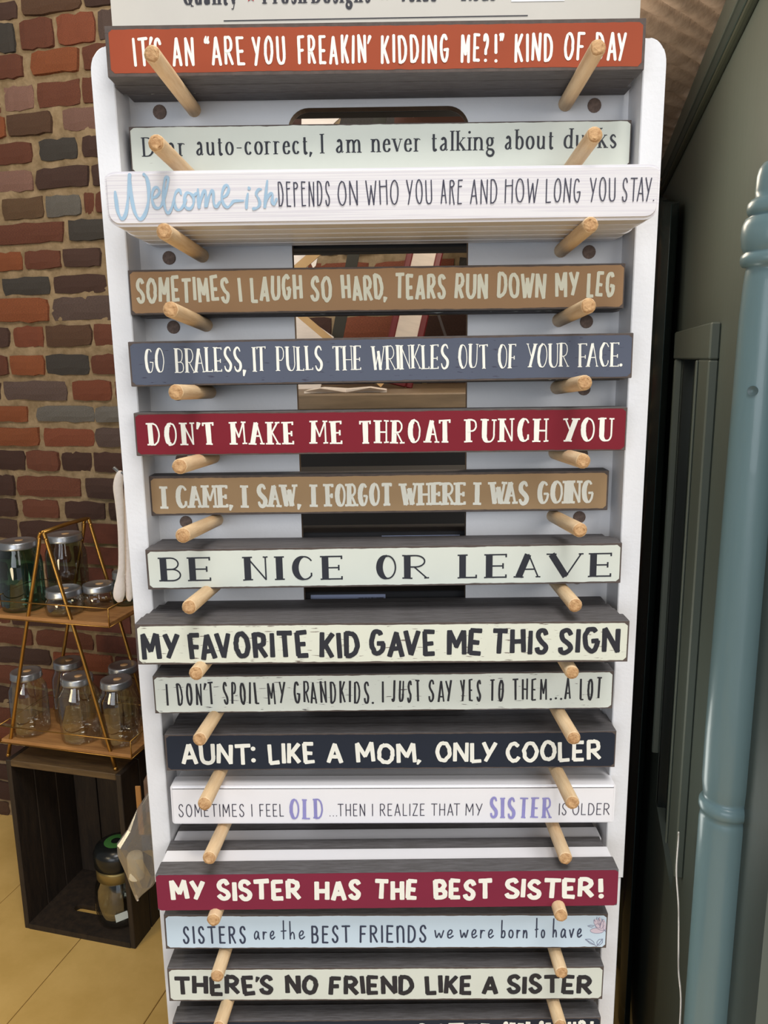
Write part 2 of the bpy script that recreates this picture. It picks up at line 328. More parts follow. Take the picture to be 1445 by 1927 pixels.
def ribbon(V, Fc, pts, wid, yoff, capk):
    """flat stroke with per-point half widths; pts in (x,z)"""
    n = len(pts); base = len(V)
    for i, (x, z) in enumerate(pts):
        a = pts[max(i - 1, 0)]; b = pts[min(i + 1, n - 1)]
        tx, tz = b[0] - a[0], b[1] - a[1]; L = math.hypot(tx, tz) or 1e-9
        nx, nz = -tz / L, tx / L; h = wid[i]
        yy = yoff - i * 4e-6
        V.append((x + nx * h, yy, z + nz * h)); V.append((x - nx * h, yy, z - nz * h))
    for i in range(n - 1):
        q = base + 2 * i; Fc.append((q, q + 1, q + 3, q + 2))
    for end in (0, 1):
        i = 0 if end == 0 else n - 1; j = 1 if end == 0 else n - 2
        dx, dz = pts[i][0] - pts[j][0], pts[i][1] - pts[j][1]; L = math.hypot(dx, dz) or 1e-9
        dx /= L; dz /= L; h = wid[i]; nx, nz = -dz, dx
        k = {'round': 1.0, 'blunt': 0.45, 'flat': 0.0}[capk]
        if k == 0: continue
        idx = []
        for s in range(9):
            an = math.pi * s / 8; c, sn = math.cos(an), math.sin(an)
            if k < 1:
                c = math.copysign(abs(c) ** 0.55, c); sn = abs(sn) ** 0.55
            V.append((pts[i][0] + nx * h * c + dx * h * sn * k, yoff - i * 4e-6 - 2e-6, pts[i][1] + nz * h * c + dz * h * sn * k)); idx.append(len(V) - 1)
        Fc.append(tuple(idx))

def resample(pts, smooth, step):
    if len(pts) == 1: return pts
    if smooth and len(pts) > 2:
        P = smooth_path([(p[0], p[1], 0) for p in pts], 4); return [(p.x, p.y) for p in P]
    out = []
    for i in range(len(pts) - 1):
        a, b = pts[i], pts[i + 1]; k = 4
        for j in range(k): out.append((a[0] + (b[0] - a[0]) * j / k, a[1] + (b[1] - a[1]) * j / k))
    out.append(pts[-1]); return out

def draw_word(V, Fc, text, x0, x1, zb, zt, st, seed=0, cnt=[0], slope=0.0):
    """letters filling x0..x1 between baseline zb and cap line zt (sign-face coordinates)"""
    h = zt - zb; r = random.Random(hash_s(text) + seed); th = st['thick'] * h; tn = st['thin'] * h
    gl = [st['g'][c] for c in text]
    gap = (st['gap'] + st['thick'] + (st['serif'] if st['thin'] < st['thick'] else 0)) * h
    sf = st['serif'] * h * 0.8 if st['thin'] < st['thick'] else 0
    inner = (x1 - x0) - th * (1.0 if st['serif'] == 0 else 0.75) - 1.4 * sf
    nat = sum(g[0] for g in gl)
    gaps = []
    for i in range(len(gl) - 1):
        k = 1.0
        pr = text[i] + text[i + 1]
        if pr in ('AY', 'YA', 'LY', 'AV', 'VA', 'FA', 'TA', 'LT', 'AT', 'PA', 'WA', 'RA'): k = 0.45
        if text[i + 1] == '!': k = 1.5
        elif text[i + 1] in ",.':}" or text[i] in "'{": k = 0.75
        gaps.append(gap * k)
    if nat > 0: sc = (inner - sum(gaps)) / nat
    else: sc = 0
    if nat > 0 and sc <= 0: sc = inner * 0.6 / nat; gaps = [q * (inner * 0.4) / sum(gaps) for q in gaps]
    if nat == 0 and len(gl) > 1:
        f = inner / sum(gaps); gaps = [q * f for q in gaps]
    cx = x0 + th / 2 + sf
    if len(gl) == 1 and nat == 0: cx = (x0 + x1) / 2
    for i, (w, strokes) in enumerate(gl):
        W_ = w * sc; dz = r.uniform(-1, 1) * st['jit'] * h * 0.5; rot = r.uniform(-1, 1) * st['jit'] * 0.6
        unit = W_ if w > 0 else h * 0.3
        for role, fl, pts in strokes:
            cnt[0] += 1; yo = -0.00002 * (cnt[0] % 9) - 0.00035
            if st['jit'] > 0: pts = [(p[0] + r.uniform(-1, 1) * st['jit'] * 0.35, p[1] + r.uniform(-1, 1) * st['jit'] * 0.25) for p in pts]
            ins = tn / 2 if st['serif'] > 0 or role == 'h' else th / 2
            def tr(p):
                x = p[0] * unit; z = p[1] * (h - 2 * ins) + ins
                return (cx + x + st['lean'] * z - rot * (z - h / 2), zb + z + dz + rot * (x - unit / 2) + slope * (cx - x0))
            if role == '.':
                p = tr(pts[0]); rr = th * 0.5 * st['dot']
                V0 = len(V)
                for s in range(12):
                    an = 2 * math.pi * s / 12; V.append((p[0] + rr * math.cos(an), yo, p[1] + rr * math.sin(an)))
                Fc.append(tuple(range(V0, V0 + 12))); continue
            P = [tr(p) for p in resample(pts, role in 'ObS' or len(pts) > 3, 0)]
            n = len(P); wd = []
            xc = cx + unit / 2
            for k in range(n):
                a = P[max(k - 1, 0)]; b = P[min(k + 1, n - 1)]
                L = math.hypot(b[0] - a[0], b[1] - a[1]) or 1e-9; vert = abs(b[1] - a[1]) / L
                if role == 'T': f = 1.0
                elif role == 'q': f = 1.0
                elif role in 'th': f = 0.0
                elif role == 'O':
                    f = vert ** 1.3
                    if not st['full'] and P[k][0] > xc: f = 0.0 if st['thin'] < st['thick'] * 0.7 else f
                elif role == 'b': f = vert ** 1.3 if st['full'] else 0.0
                else: f = math.sin(math.pi * k / (n - 1)) ** 0.8
                wd.append((tn + (th - tn) * f) / 2 * (1 + (r.uniform(-1, 1) * 0.04 if st['jit'] else 0)))
            if role == 'q':
                qw = min(th, 0.15 * h); wd = [qw * (0.62 - 0.34 * k / (n - 1)) for k in range(n)]
            if st['jit'] > 0 and role in 'Tth':
                t1 = 1 + r.uniform(-0.12, 0.10)
                wd = [w2 * (1 + (t1 - 1) * k / (n - 1)) for k, w2 in enumerate(wd)]
            ribbon(V, Fc, P, wd, yo, 'flat' if (st['serif'] > 0 and role == 'T') else st['cap'] if st['cap'] != 'flat' else 'round')
            if st['serif'] > 0:
                for key, pi in (('a', 0), ('z', -1)):
                    if key in fl:
                        p = P[pi]; ww = (th if role in 'TO' else tn) / 2 + st['serif'] * h * (0.45 if text[i] == 'T' else 1.0); sgn = 1 if p[1] < zb + h / 2 else -1
                        cnt[0] += 1; yo2 = -0.00002 * (cnt[0] % 9) - 0.00035
                        hs = max(tn, st.get('slab', 0) * h) / 2
                        zc = p[1] + sgn * (hs - tn * 0.5 if True else 0)
                        ribbon(V, Fc, [(p[0] - ww, zc + r.uniform(-1, 1) * 0.01 * h), (p[0], zc), (p[0] + ww, zc + r.uniform(-1, 1) * 0.01 * h)], [hs, hs * 0.85, hs], yo2, 'blunt')
            if st['tick'] > 0:
                for key, pi in (('k', 0), ('K', -1)):
                    if key in fl:
                        p = P[pi]; cnt[0] += 1; yo2 = -0.00002 * (cnt[0] % 9) - 0.00035
                        tk = st['tick'] * h; hi = p[1] > zb + h * 0.8; lo = p[1] < zb + h * 0.2
                        z0 = p[1] - (tk if not lo else tk * 0.2); z1 = p[1] + (tk if not hi else tk * 0.2)
                        ribbon(V, Fc, [(p[0], z0), (p[0], z1)], [tn * 0.55] * 2, yo2, 'blunt')
        cx += W_ + (gaps[i] if i < len(gaps) else 0)
def hash_s(s):
    v = 0
    for c in s: v = (v * 31 + ord(c)) % 100003
    return v
# ------------------------------------------------------------------ the sign rack
YB = 0.692                                   # face of the back board
OZ = EYE
rack = thing('display_rack', 'tall white painted display rack with pairs of wooden pegs holding the slogan signs', 'rack', (0, 0.70, 0))
def rloc(o): o.location = Vector(o.location) - Vector(rack.location); return o
def rbox(name, x0, x1, y0, y1, z0, z1, m, bev=0.0, seg=1):
    o = box(name, x0, x1, y0 - 0.70, y1 - 0.70, z0, z1, m, rack, bev, seg); return o
def rail(x0, x1, outer):
    zt = OZ + 0.2425; zb = OZ - 0.489; y0, y1 = -0.043, 0.022; R = 0.0125
    prof = []
    if outer < 0:
        prof = [(x1, zb), (x1, zt)] + [(x0 + R - R * math.sin(t), zt - R * 1.5 + R * 1.5 * math.cos(t)) for t in [i * math.pi / 16 for i in range(9)]] + [(x0, zb)]
    else:
        prof = [(x0, zb), (x1, zb)] + [(x1 - R + R * math.cos(t), zt - R * 1.5 + R * 1.5 * math.sin(t)) for t in [i * math.pi / 16 for i in range(9)]] + [(x0, zt)]
    b = bmesh.new(); fv = [b.verts.new((x, y0, z)) for x, z in prof]; bv = [b.verts.new((x, y1, z)) for x, z in prof]; n = len(prof)
    b.faces.new(fv); b.faces.new(bv[::-1])
    for i in range(n): b.faces.new((fv[i], bv[i], bv[(i + 1) % n], fv[(i + 1) % n]))
    bmesh.ops.bevel(b, geom=[e for e in b.edges if abs(e.verts[0].co.y - y0) < 1e-6 and abs(e.verts[1].co.y - y0) < 1e-6], offset=0.0008, segments=1, affect='EDGES')
    obj('side_rail', bm_mesh('side_rail', b), M_rack, rack)
rail(-0.2285, -0.2108, -1); rail(0.2027, 0.2205, 1)
rbox('lower_side_rail', -0.2268, -0.2108, 0.658, 0.722, 0.03, OZ - 0.4896, M_rack, 0.0008)
rbox('lower_side_rail', 0.2027, 0.2188, 0.658, 0.722, 0.03, OZ - 0.4896, M_rack, 0.0008)
rbox('base_plinth', -0.245, 0.237, 0.60, 0.80, 0.0, 0.03, M_rack, 0.002)
# back board with its long opening, rounded at the top; raw brown board shows in the cut
def backboard():
    xl, xr = -0.0800, 0.0710; zo, zt, zb = OZ + 0.2065, OZ + 0.262, 0.05; R = 0.0175; zlow = OZ - 0.80
    y0, y1 = YB - 0.70, YB + 0.012 - 0.70
    b = bmesh.new(); A, B = -0.2108, 0.2027
    def q(x0, z0, x1, z1):
        vs = [b.verts.new((x, y, z)) for (x, z) in ((x0, z0), (x1, z0), (x1, z1), (x0, z1)) for y in (y0, y1)]
        b.faces.new((vs[0], vs[2], vs[4], vs[6])); b.faces.new((vs[7], vs[5], vs[3], vs[1]))
    q(A, zb, xl, zt); q(xr, zb, B, zt); q(xl, zb, xr, zlow)
    arcL = [(xl + R - R * math.cos(t), zo - R + R * math.sin(t)) for t in [i * math.pi / 16 for i in range(9)]]
    arcR = [(xr - R + R * math.sin(t), zo - R + R * math.cos(t)) for t in [i * math.pi / 16 for i in range(9)]]
    top = arcL + arcR
    rows = []
    for x, z in top: rows.append([b.verts.new((x, y0, z)), b.verts.new((x, y0, zt)), b.verts.new((x, y1, z)), b.verts.new((x, y1, zt))])
    for i in range(len(rows) - 1):
        a, c = rows[i], rows[i + 1]
        b.faces.new((a[0], c[0], c[1], a[1])); b.faces.new((a[3], c[3], c[2], a[2]))
    # corner fillers beside the arcs
    me = bm_mesh('back_board', b)
    me.materials.append(M_rack)
    o = obj('back_board', me, None, rack)
    # cut edge
    path = [(xl, zlow)] + top + [(xr, zlow), (xl, zlow)]
    vs, fs = [], []
    for x, z in path: vs += [(x, y0 + 0.0004, z), (x, y1 - 0.0002, z)]
    for i in range(len(path) - 1): fs.append((2 * i, 2 * i + 1, 2 * i + 3, 2 * i + 2))
    obj('cut_edge', mesh_from('cut_edge', vs, fs), M_raw, rack)
backboard()

def peg_me(L):
    r = 0.0059; prof = [(r, 0), (r, L - 0.0022), (r * 0.93, L - 0.001), (r * 0.62, L)]
    n = 14; vs, fs = [], []
    rr = random.Random(int(L * 1e6))
    for j, (q, z) in enumerate(prof):
        for i in range(n):
            a = 2 * math.pi * i / n; k = 1 + (rr.uniform(-0.10, 0.06) if j >= 2 else 0)
            vs.append((q * k * math.cos(a), q * k * math.sin(a), z + (rr.uniform(-0.0006, 0.0004) if j == 3 else 0)))
    for j in range(3):
        for i in range(n):
            k = (i + 1) % n; fs.append((j * n + i, j * n + k, (j + 1) * n + k, (j + 1) * n + i))
    fs.append(tuple(3 * n + i for i in range(n)))
    me = mesh_from('peg', vs, fs, True)
    me.materials.append(M_peg); me.materials.append(M_pegend)
    me.polygons[-1].material_index = 1; me.polygons[-1].use_smooth = False
    for p in me.polygons[2 * n:3 * n]: p.material_index = 1
    return me
pegs_px = [((285, 100), (1126, 88)), ((293, 268), (1120, 252)), ((308, 435), (1112, 422)), ((320, 582), (1108, 575)), ((330, 738), (1101, 720)),
           ((337, 878), (1098, 868)), ((343, 1008), (1092, 998)), ((355, 1143), (1083, 1140)), ((368, 1268), (1077, 1267)), ((375, 1392), (1080, 1390)),
           ((384, 1514), (1078, 1512)), ((393, 1616), (1065, 1617)), ((401, 1733), (1056, 1724)), ((408, 1838), (1057, 1832)), ((412, 1935), (1055, 1932)), ((416, 2030), (1052, 2030))]
peg_top = []
for k, (tl, tr) in enumerate(pegs_px):
    zb = OZ + 0.2065 - 0.0580 * k
    zs = []
    for x, t in ((-0.1575, tl), (0.1505, tr)):
        # length of this peg from where its end shows, on the vertical plane through its hole
        d = ray(*t); s = x / d.x; yt = d.y * s; zt = d.z * s + EYE
        if not (0.565 < yt < 0.605):
            yt = 0.585; p = on_y(t[0], t[1], yt); zt = p.z; xt = p.x
        else: xt = x
        a = Vector((x, YB, zb)); e = Vector((xt, yt, zt)); L = (e - a).length
        o = obj('peg', peg_me(round(L, 4)), None, rack, a - Vector(rack.location))
        o.rotation_euler = (e - a).to_track_quat('Z', 'Y').to_euler(); zs.append((zb, zt, yt))
    peg_top.append(zs)
    for px_ in (-0.1860, 0.1746):
        me = bpy.data.meshes.get('dowel_plug')
        if me is None:
            me = lathe_me('dowel_plug', [(0.0057, -0.0005), (0.0057, 0.0006), (0.0050, 0.0010), (0.0030, 0.0006)], 16, True, False)
            me.materials.append(M_plug)
        o = obj('dowel_plug', me, None, rack, (px_, YB - 0.70, zb - 0.0015), (math.pi / 2, 0, 0))

# ------------------------------------------------------------------ header card
def lettering(name, words, m, parent, inv, st, y=None):
    V, Fc = [], []
    for w in words: w(V, Fc)
    return obj(name, mesh_from(name, V, Fc), m, parent)
YC = 0.700
c0 = on_y(211, 45, YC); c1 = on_y(1204, 30, YC)
card = thing('header_card', 'ivory cardboard header above the orange sign, printed with dark serif words and a thin rule', 'card', (0, YC, OZ + 0.2426))
def cl(px, py): p = on_y(px, py, YC); return p.x, p.z - (OZ + 0.2426)
x0 = c0.x; x1 = c1.x
box('card_panel', x0, x1, 0.0, 0.003, 0, 0.30, M_card, card)
SERIF_B = style(thick=0.17, thin=0.05, serif=0.05, gap=0.03, cap='blunt', full=True); SERIF_B['g'] = dict(caps(0.5), **lowers(0.66))
V, Fc = [], []
for t, a, b in (('Quality', 344, 447), ('Fresh', 494, 577), ('Designs', 586, 697), ('Value', 750, 821), ('Made', 868, 932)):
    xa, zl_ = cl(a, 9.5 - (a - 344) * 0.0145); xb, _ = cl(b, 9); _, zt_ = cl(a, 9.5 - (a - 344) * 0.0145 - 36)
    draw_word(V, Fc, t, xa, xb, zl_, zt_, SERIF_B)
obj('lettering', mesh_from('lettering', V, Fc), M_ink, card)
for sx in (472, 724, 844):
    V, Fc = [], []
    cx_, cz_ = cl(sx, -4 - (sx - 344) * 0.0145)
    V0 = len(V)
    for i in range(10):
        a = math.pi / 2 + i * math.pi / 5; r = 0.0043 if i % 2 == 0 else 0.0018
        V.append((cx_ + r * math.cos(a), -0.0005, cz_ + r * math.sin(a)))
    Fc.append(tuple(range(V0, V0 + 10)))
    obj('star_print', mesh_from('star_print', V, Fc), M_inkred, card)
ra = cl(421, 39.5); rb = cl(993, 29.5)
V = [(ra[0], -0.0004, ra[1] - 0.0004), (rb[0], -0.0004, rb[1] - 0.0004), (rb[0], -0.0004, rb[1] + 0.0004), (ra[0], -0.0004, ra[1] + 0.0004)]
obj('printed_rule', mesh_from('printed_rule', V, [(0, 1, 2, 3)]), M_ink, card)
wa = cl(962, -10); wb = cl(1062, 2)
M_wht = mat('white_print', (250, 250, 248), 0.6)
V = [(wa[0], -0.0004, wb[1]), (wb[0], -0.0004, wb[1]), (wb[0], -0.0004, wa[1] + .01), (wa[0], -0.0004, wa[1] + .01)]
obj('white_print', mesh_from('white_print', V, [(0, 1, 2, 3)]), M_wht, card)
# ------------------------------------------------------------------ the slogan signs
TH = 0.0183
CREAM = (233, 236, 224)
M_cream = worn('cream_paint', (214, 218, 207), (150, 140, 128), 0.74)
M_cream2 = worn('distressed_cream_paint', (220, 222, 206), (128, 118, 108), 0.63, stretch=(80, 1, 620))
M_cream3 = worn('distressed_grey_cream_paint', (222, 228, 220), (104, 102, 102), 0.645, stretch=(80, 1, 620))
M_orange = worn('orange_paint', (160, 74, 46), (120, 70, 50), 0.76, blotch=0.12)
M_tan = worn('tan_paint', (160, 126, 92), (110, 84, 60), 0.74)
M_tan2 = worn('sand_paint', (168, 138, 102), (110, 90, 70), 0.76)
M_slate = worn('slate_blue_paint', (86, 92, 108), (66, 66, 82), 0.64, stretch=(90, 1, 500))
M_red = worn('barn_red_paint', (122, 28, 42), (80, 30, 34), 0.74)
M_wine = worn('wine_red_paint', (128, 38, 62), (90, 40, 50), 0.8, blotch=0.1)
M_navy = worn('navy_paint', (36, 42, 54), (70, 66, 66), 0.76)
M_ice = worn('ice_blue_print', (204, 222, 236), (226, 236, 240), 0.62, stretch=(3, 1, 60), blotch=0.05)
M_wrib = worn('ribbed_white_print', (226, 223, 224), (212, 208, 212), 0.50, stretch=(6, 1, 900), rough=0.4)
L_cream = mat('cream_lettering', (240, 239, 228), 0.55, noise_amt=0.03, nscale=60)
L_green = mat('pale_lettering', (216, 214, 192), 0.55, noise_amt=0.05, nscale=60)
L_pale = mat('chalk_lettering', (234, 232, 218), 0.6, noise_amt=0.05, nscale=60)
L_dark = mat('charcoal_lettering', (32, 34, 44), 0.55, noise_amt=0.15, nscale=90)
L_thin = mat('ink_lettering', (44, 42, 62), 0.5)
L_navy = mat('navy_lettering', (46, 58, 84), 0.5)
L_blue = mat('pale_blue_script', (160, 190, 212), 0.5, noise_amt=0.12, nscale=30)
L_lilac = mat('lilac_lettering', (150, 146, 204), 0.5, noise_amt=0.15, nscale=40)
L_pink = mat('pink_flower_print', (212, 196, 208), 0.6)
M_flat = mat('dark_backing', (52, 50, 56), 0.7, noise_amt=0.2, nscale=80)

def board_me(w, h, t, round_=0.0, tint='dark'):
    key = 'board_%s_%d_%d_%d_%d' % (tint, w * 1e4, h * 1e4, t * 1e4, round_ * 1e4)
    me = bpy.data.meshes.get(key)
    if me: return me
    if round_:
        b = bmesh.new(); R = round_; prof = []
        for cx_, cz_, a0 in ((w / 2 - R, R, -90), (w / 2 - R, h - R * 0.5, 0), (-w / 2 + R, h - R * 0.5, 90), (-w / 2 + R, R, 180)):
            rz = R if cz_ == R else R * 0.5
            for i in range(7):
                a = math.radians(a0 + 90 * i / 6); prof.append((cx_ + R * math.cos(a), cz_ + rz * math.sin(a)))
        f = [b.verts.new((x, 0, z)) for x, z in prof]; k = [b.verts.new((x, t, z)) for x, z in prof]; n = len(prof)
        b.faces.new(f); b.faces.new(k[::-1])
        for i in range(n): b.faces.new((f[i], k[i], k[(i + 1) % n], f[(i + 1) % n]))
        bmesh.ops.recalc_face_normals(b, faces=b.faces)
        bmesh.ops.bevel(b, geom=[e for e in b.edges if abs(e.verts[0].co.y) < 1e-6 and abs(e.verts[1].co.y) < 1e-6], offset=0.0022, segments=3, affect='EDGES')
        me = bm_mesh(key, b)
    else:
        me = bm_mesh(key, box_bm(-w / 2, w / 2, 0, t, 0, h, 0.0009, 2))
    me.name = key; return me
def face_me(w, h, inset, seed, rag=0.0006, rc=0.0022):
    """painted face with a hand-sanded, slightly ragged outline"""
    r = random.Random(seed); n = 150; vs, fs = [], []
    x0 = -w / 2 + inset; x1 = w / 2 - inset * 0.8; lt = lb = 0
    for i in range(n + 1):
        x = x0 + (x1 - x0) * i / n
        lt = lt * 0.7 + r.gauss(0, rag * 0.6); lb = lb * 0.7 + r.gauss(0, rag * 0.6)
        zt = h - inset + lt * 0.8; zb = inset * 0.9 + lb * 0.8
        for xe in (x - x0, x1 - x):
            if xe < rc:
                q = rc - math.sqrt(max(rc * rc - (rc - xe) ** 2, 0)); zt = min(zt, h - inset - q); zb = max(zb, inset + q)
        vs += [(x, -0.00025, zb), (x, -0.00025, zt)]
    for i in range(n): fs.append((2 * i, 2 * i + 2, 2 * i + 3, 2 * i + 1))
    return mesh_from('painted_face', vs, fs)

BRUSH = dict(jit=0.10, cap='blunt')
ST = {
 'tall': style(thick=0.105, gap=0.11, mid=0.48, am=0.3, jit=0.05),
 'book': style(thick=0.125, thin=0.048, serif=0.055, gap=0.05, cap='blunt', full=True),
 'wire': style(thick=0.05, gap=0.12, mid=0.74, am=0.32, jit=0.05),
 'brushc': style(thick=0.135, gap=0.05, mid=0.46, am=0.25, **BRUSH),
 'stick': style(thick=0.115, thin=0.035, serif=0.028, tick=0.07, gap=0.0, mid=0.44, am=0.38, jit=0.05, cap='blunt'),
 'west': style(thick=0.21, thin=0.10, serif=0.05, slab=0.11, tick=0.08, gap=-0.06, mid=0.48, am=0.36, jit=0.03, cap='blunt'),
 'wide': style(thick=0.27, thin=0.06, serif=0.055, tick=0.10, gap=0.3, mid=0.5, am=0.34, cap='blunt'),
 'brushw': style(thick=0.175, gap=0.07, mid=0.48, am=0.32, **BRUSH),
 'brusht': style(thick=0.088, thin=0.07, gap=0.13, mid=0.5, am=0.25, jit=0.08, cap='blunt'),
 'sans': style(thick=0.06, gap=0.17, mid=0.5, am=0.3),
 'marker': style(thick=0.10, gap=0.16, mid=0.52, am=0.3, jit=0.03, cap='round', n_round=True),
 'lilac': style(thick=0.15, thin=0.07, gap=0.10, mid=0.48, serif=0.02, jit=0.04, cap='blunt'),
}
ST['brushx'] = style(thick=0.205, gap=0.05, mid=0.48, am=0.32, **BRUSH)
ST['redw'] = style(thick=0.215, thin=0.07, serif=0.055, tick=0.10, gap=0.07, mid=0.48, am=0.36, jit=0.04, cap='blunt')
ST['book']['g'] = dict(caps(0.5), **lowers(0.66))
ST['hand'] = style(thick=0.075, gap=0.12, jit=0.03); ST['hand']['g'] = hand(0.52)
g_ = ST['brushw']['g']
SP = lambda s, *ws: (s, ws)
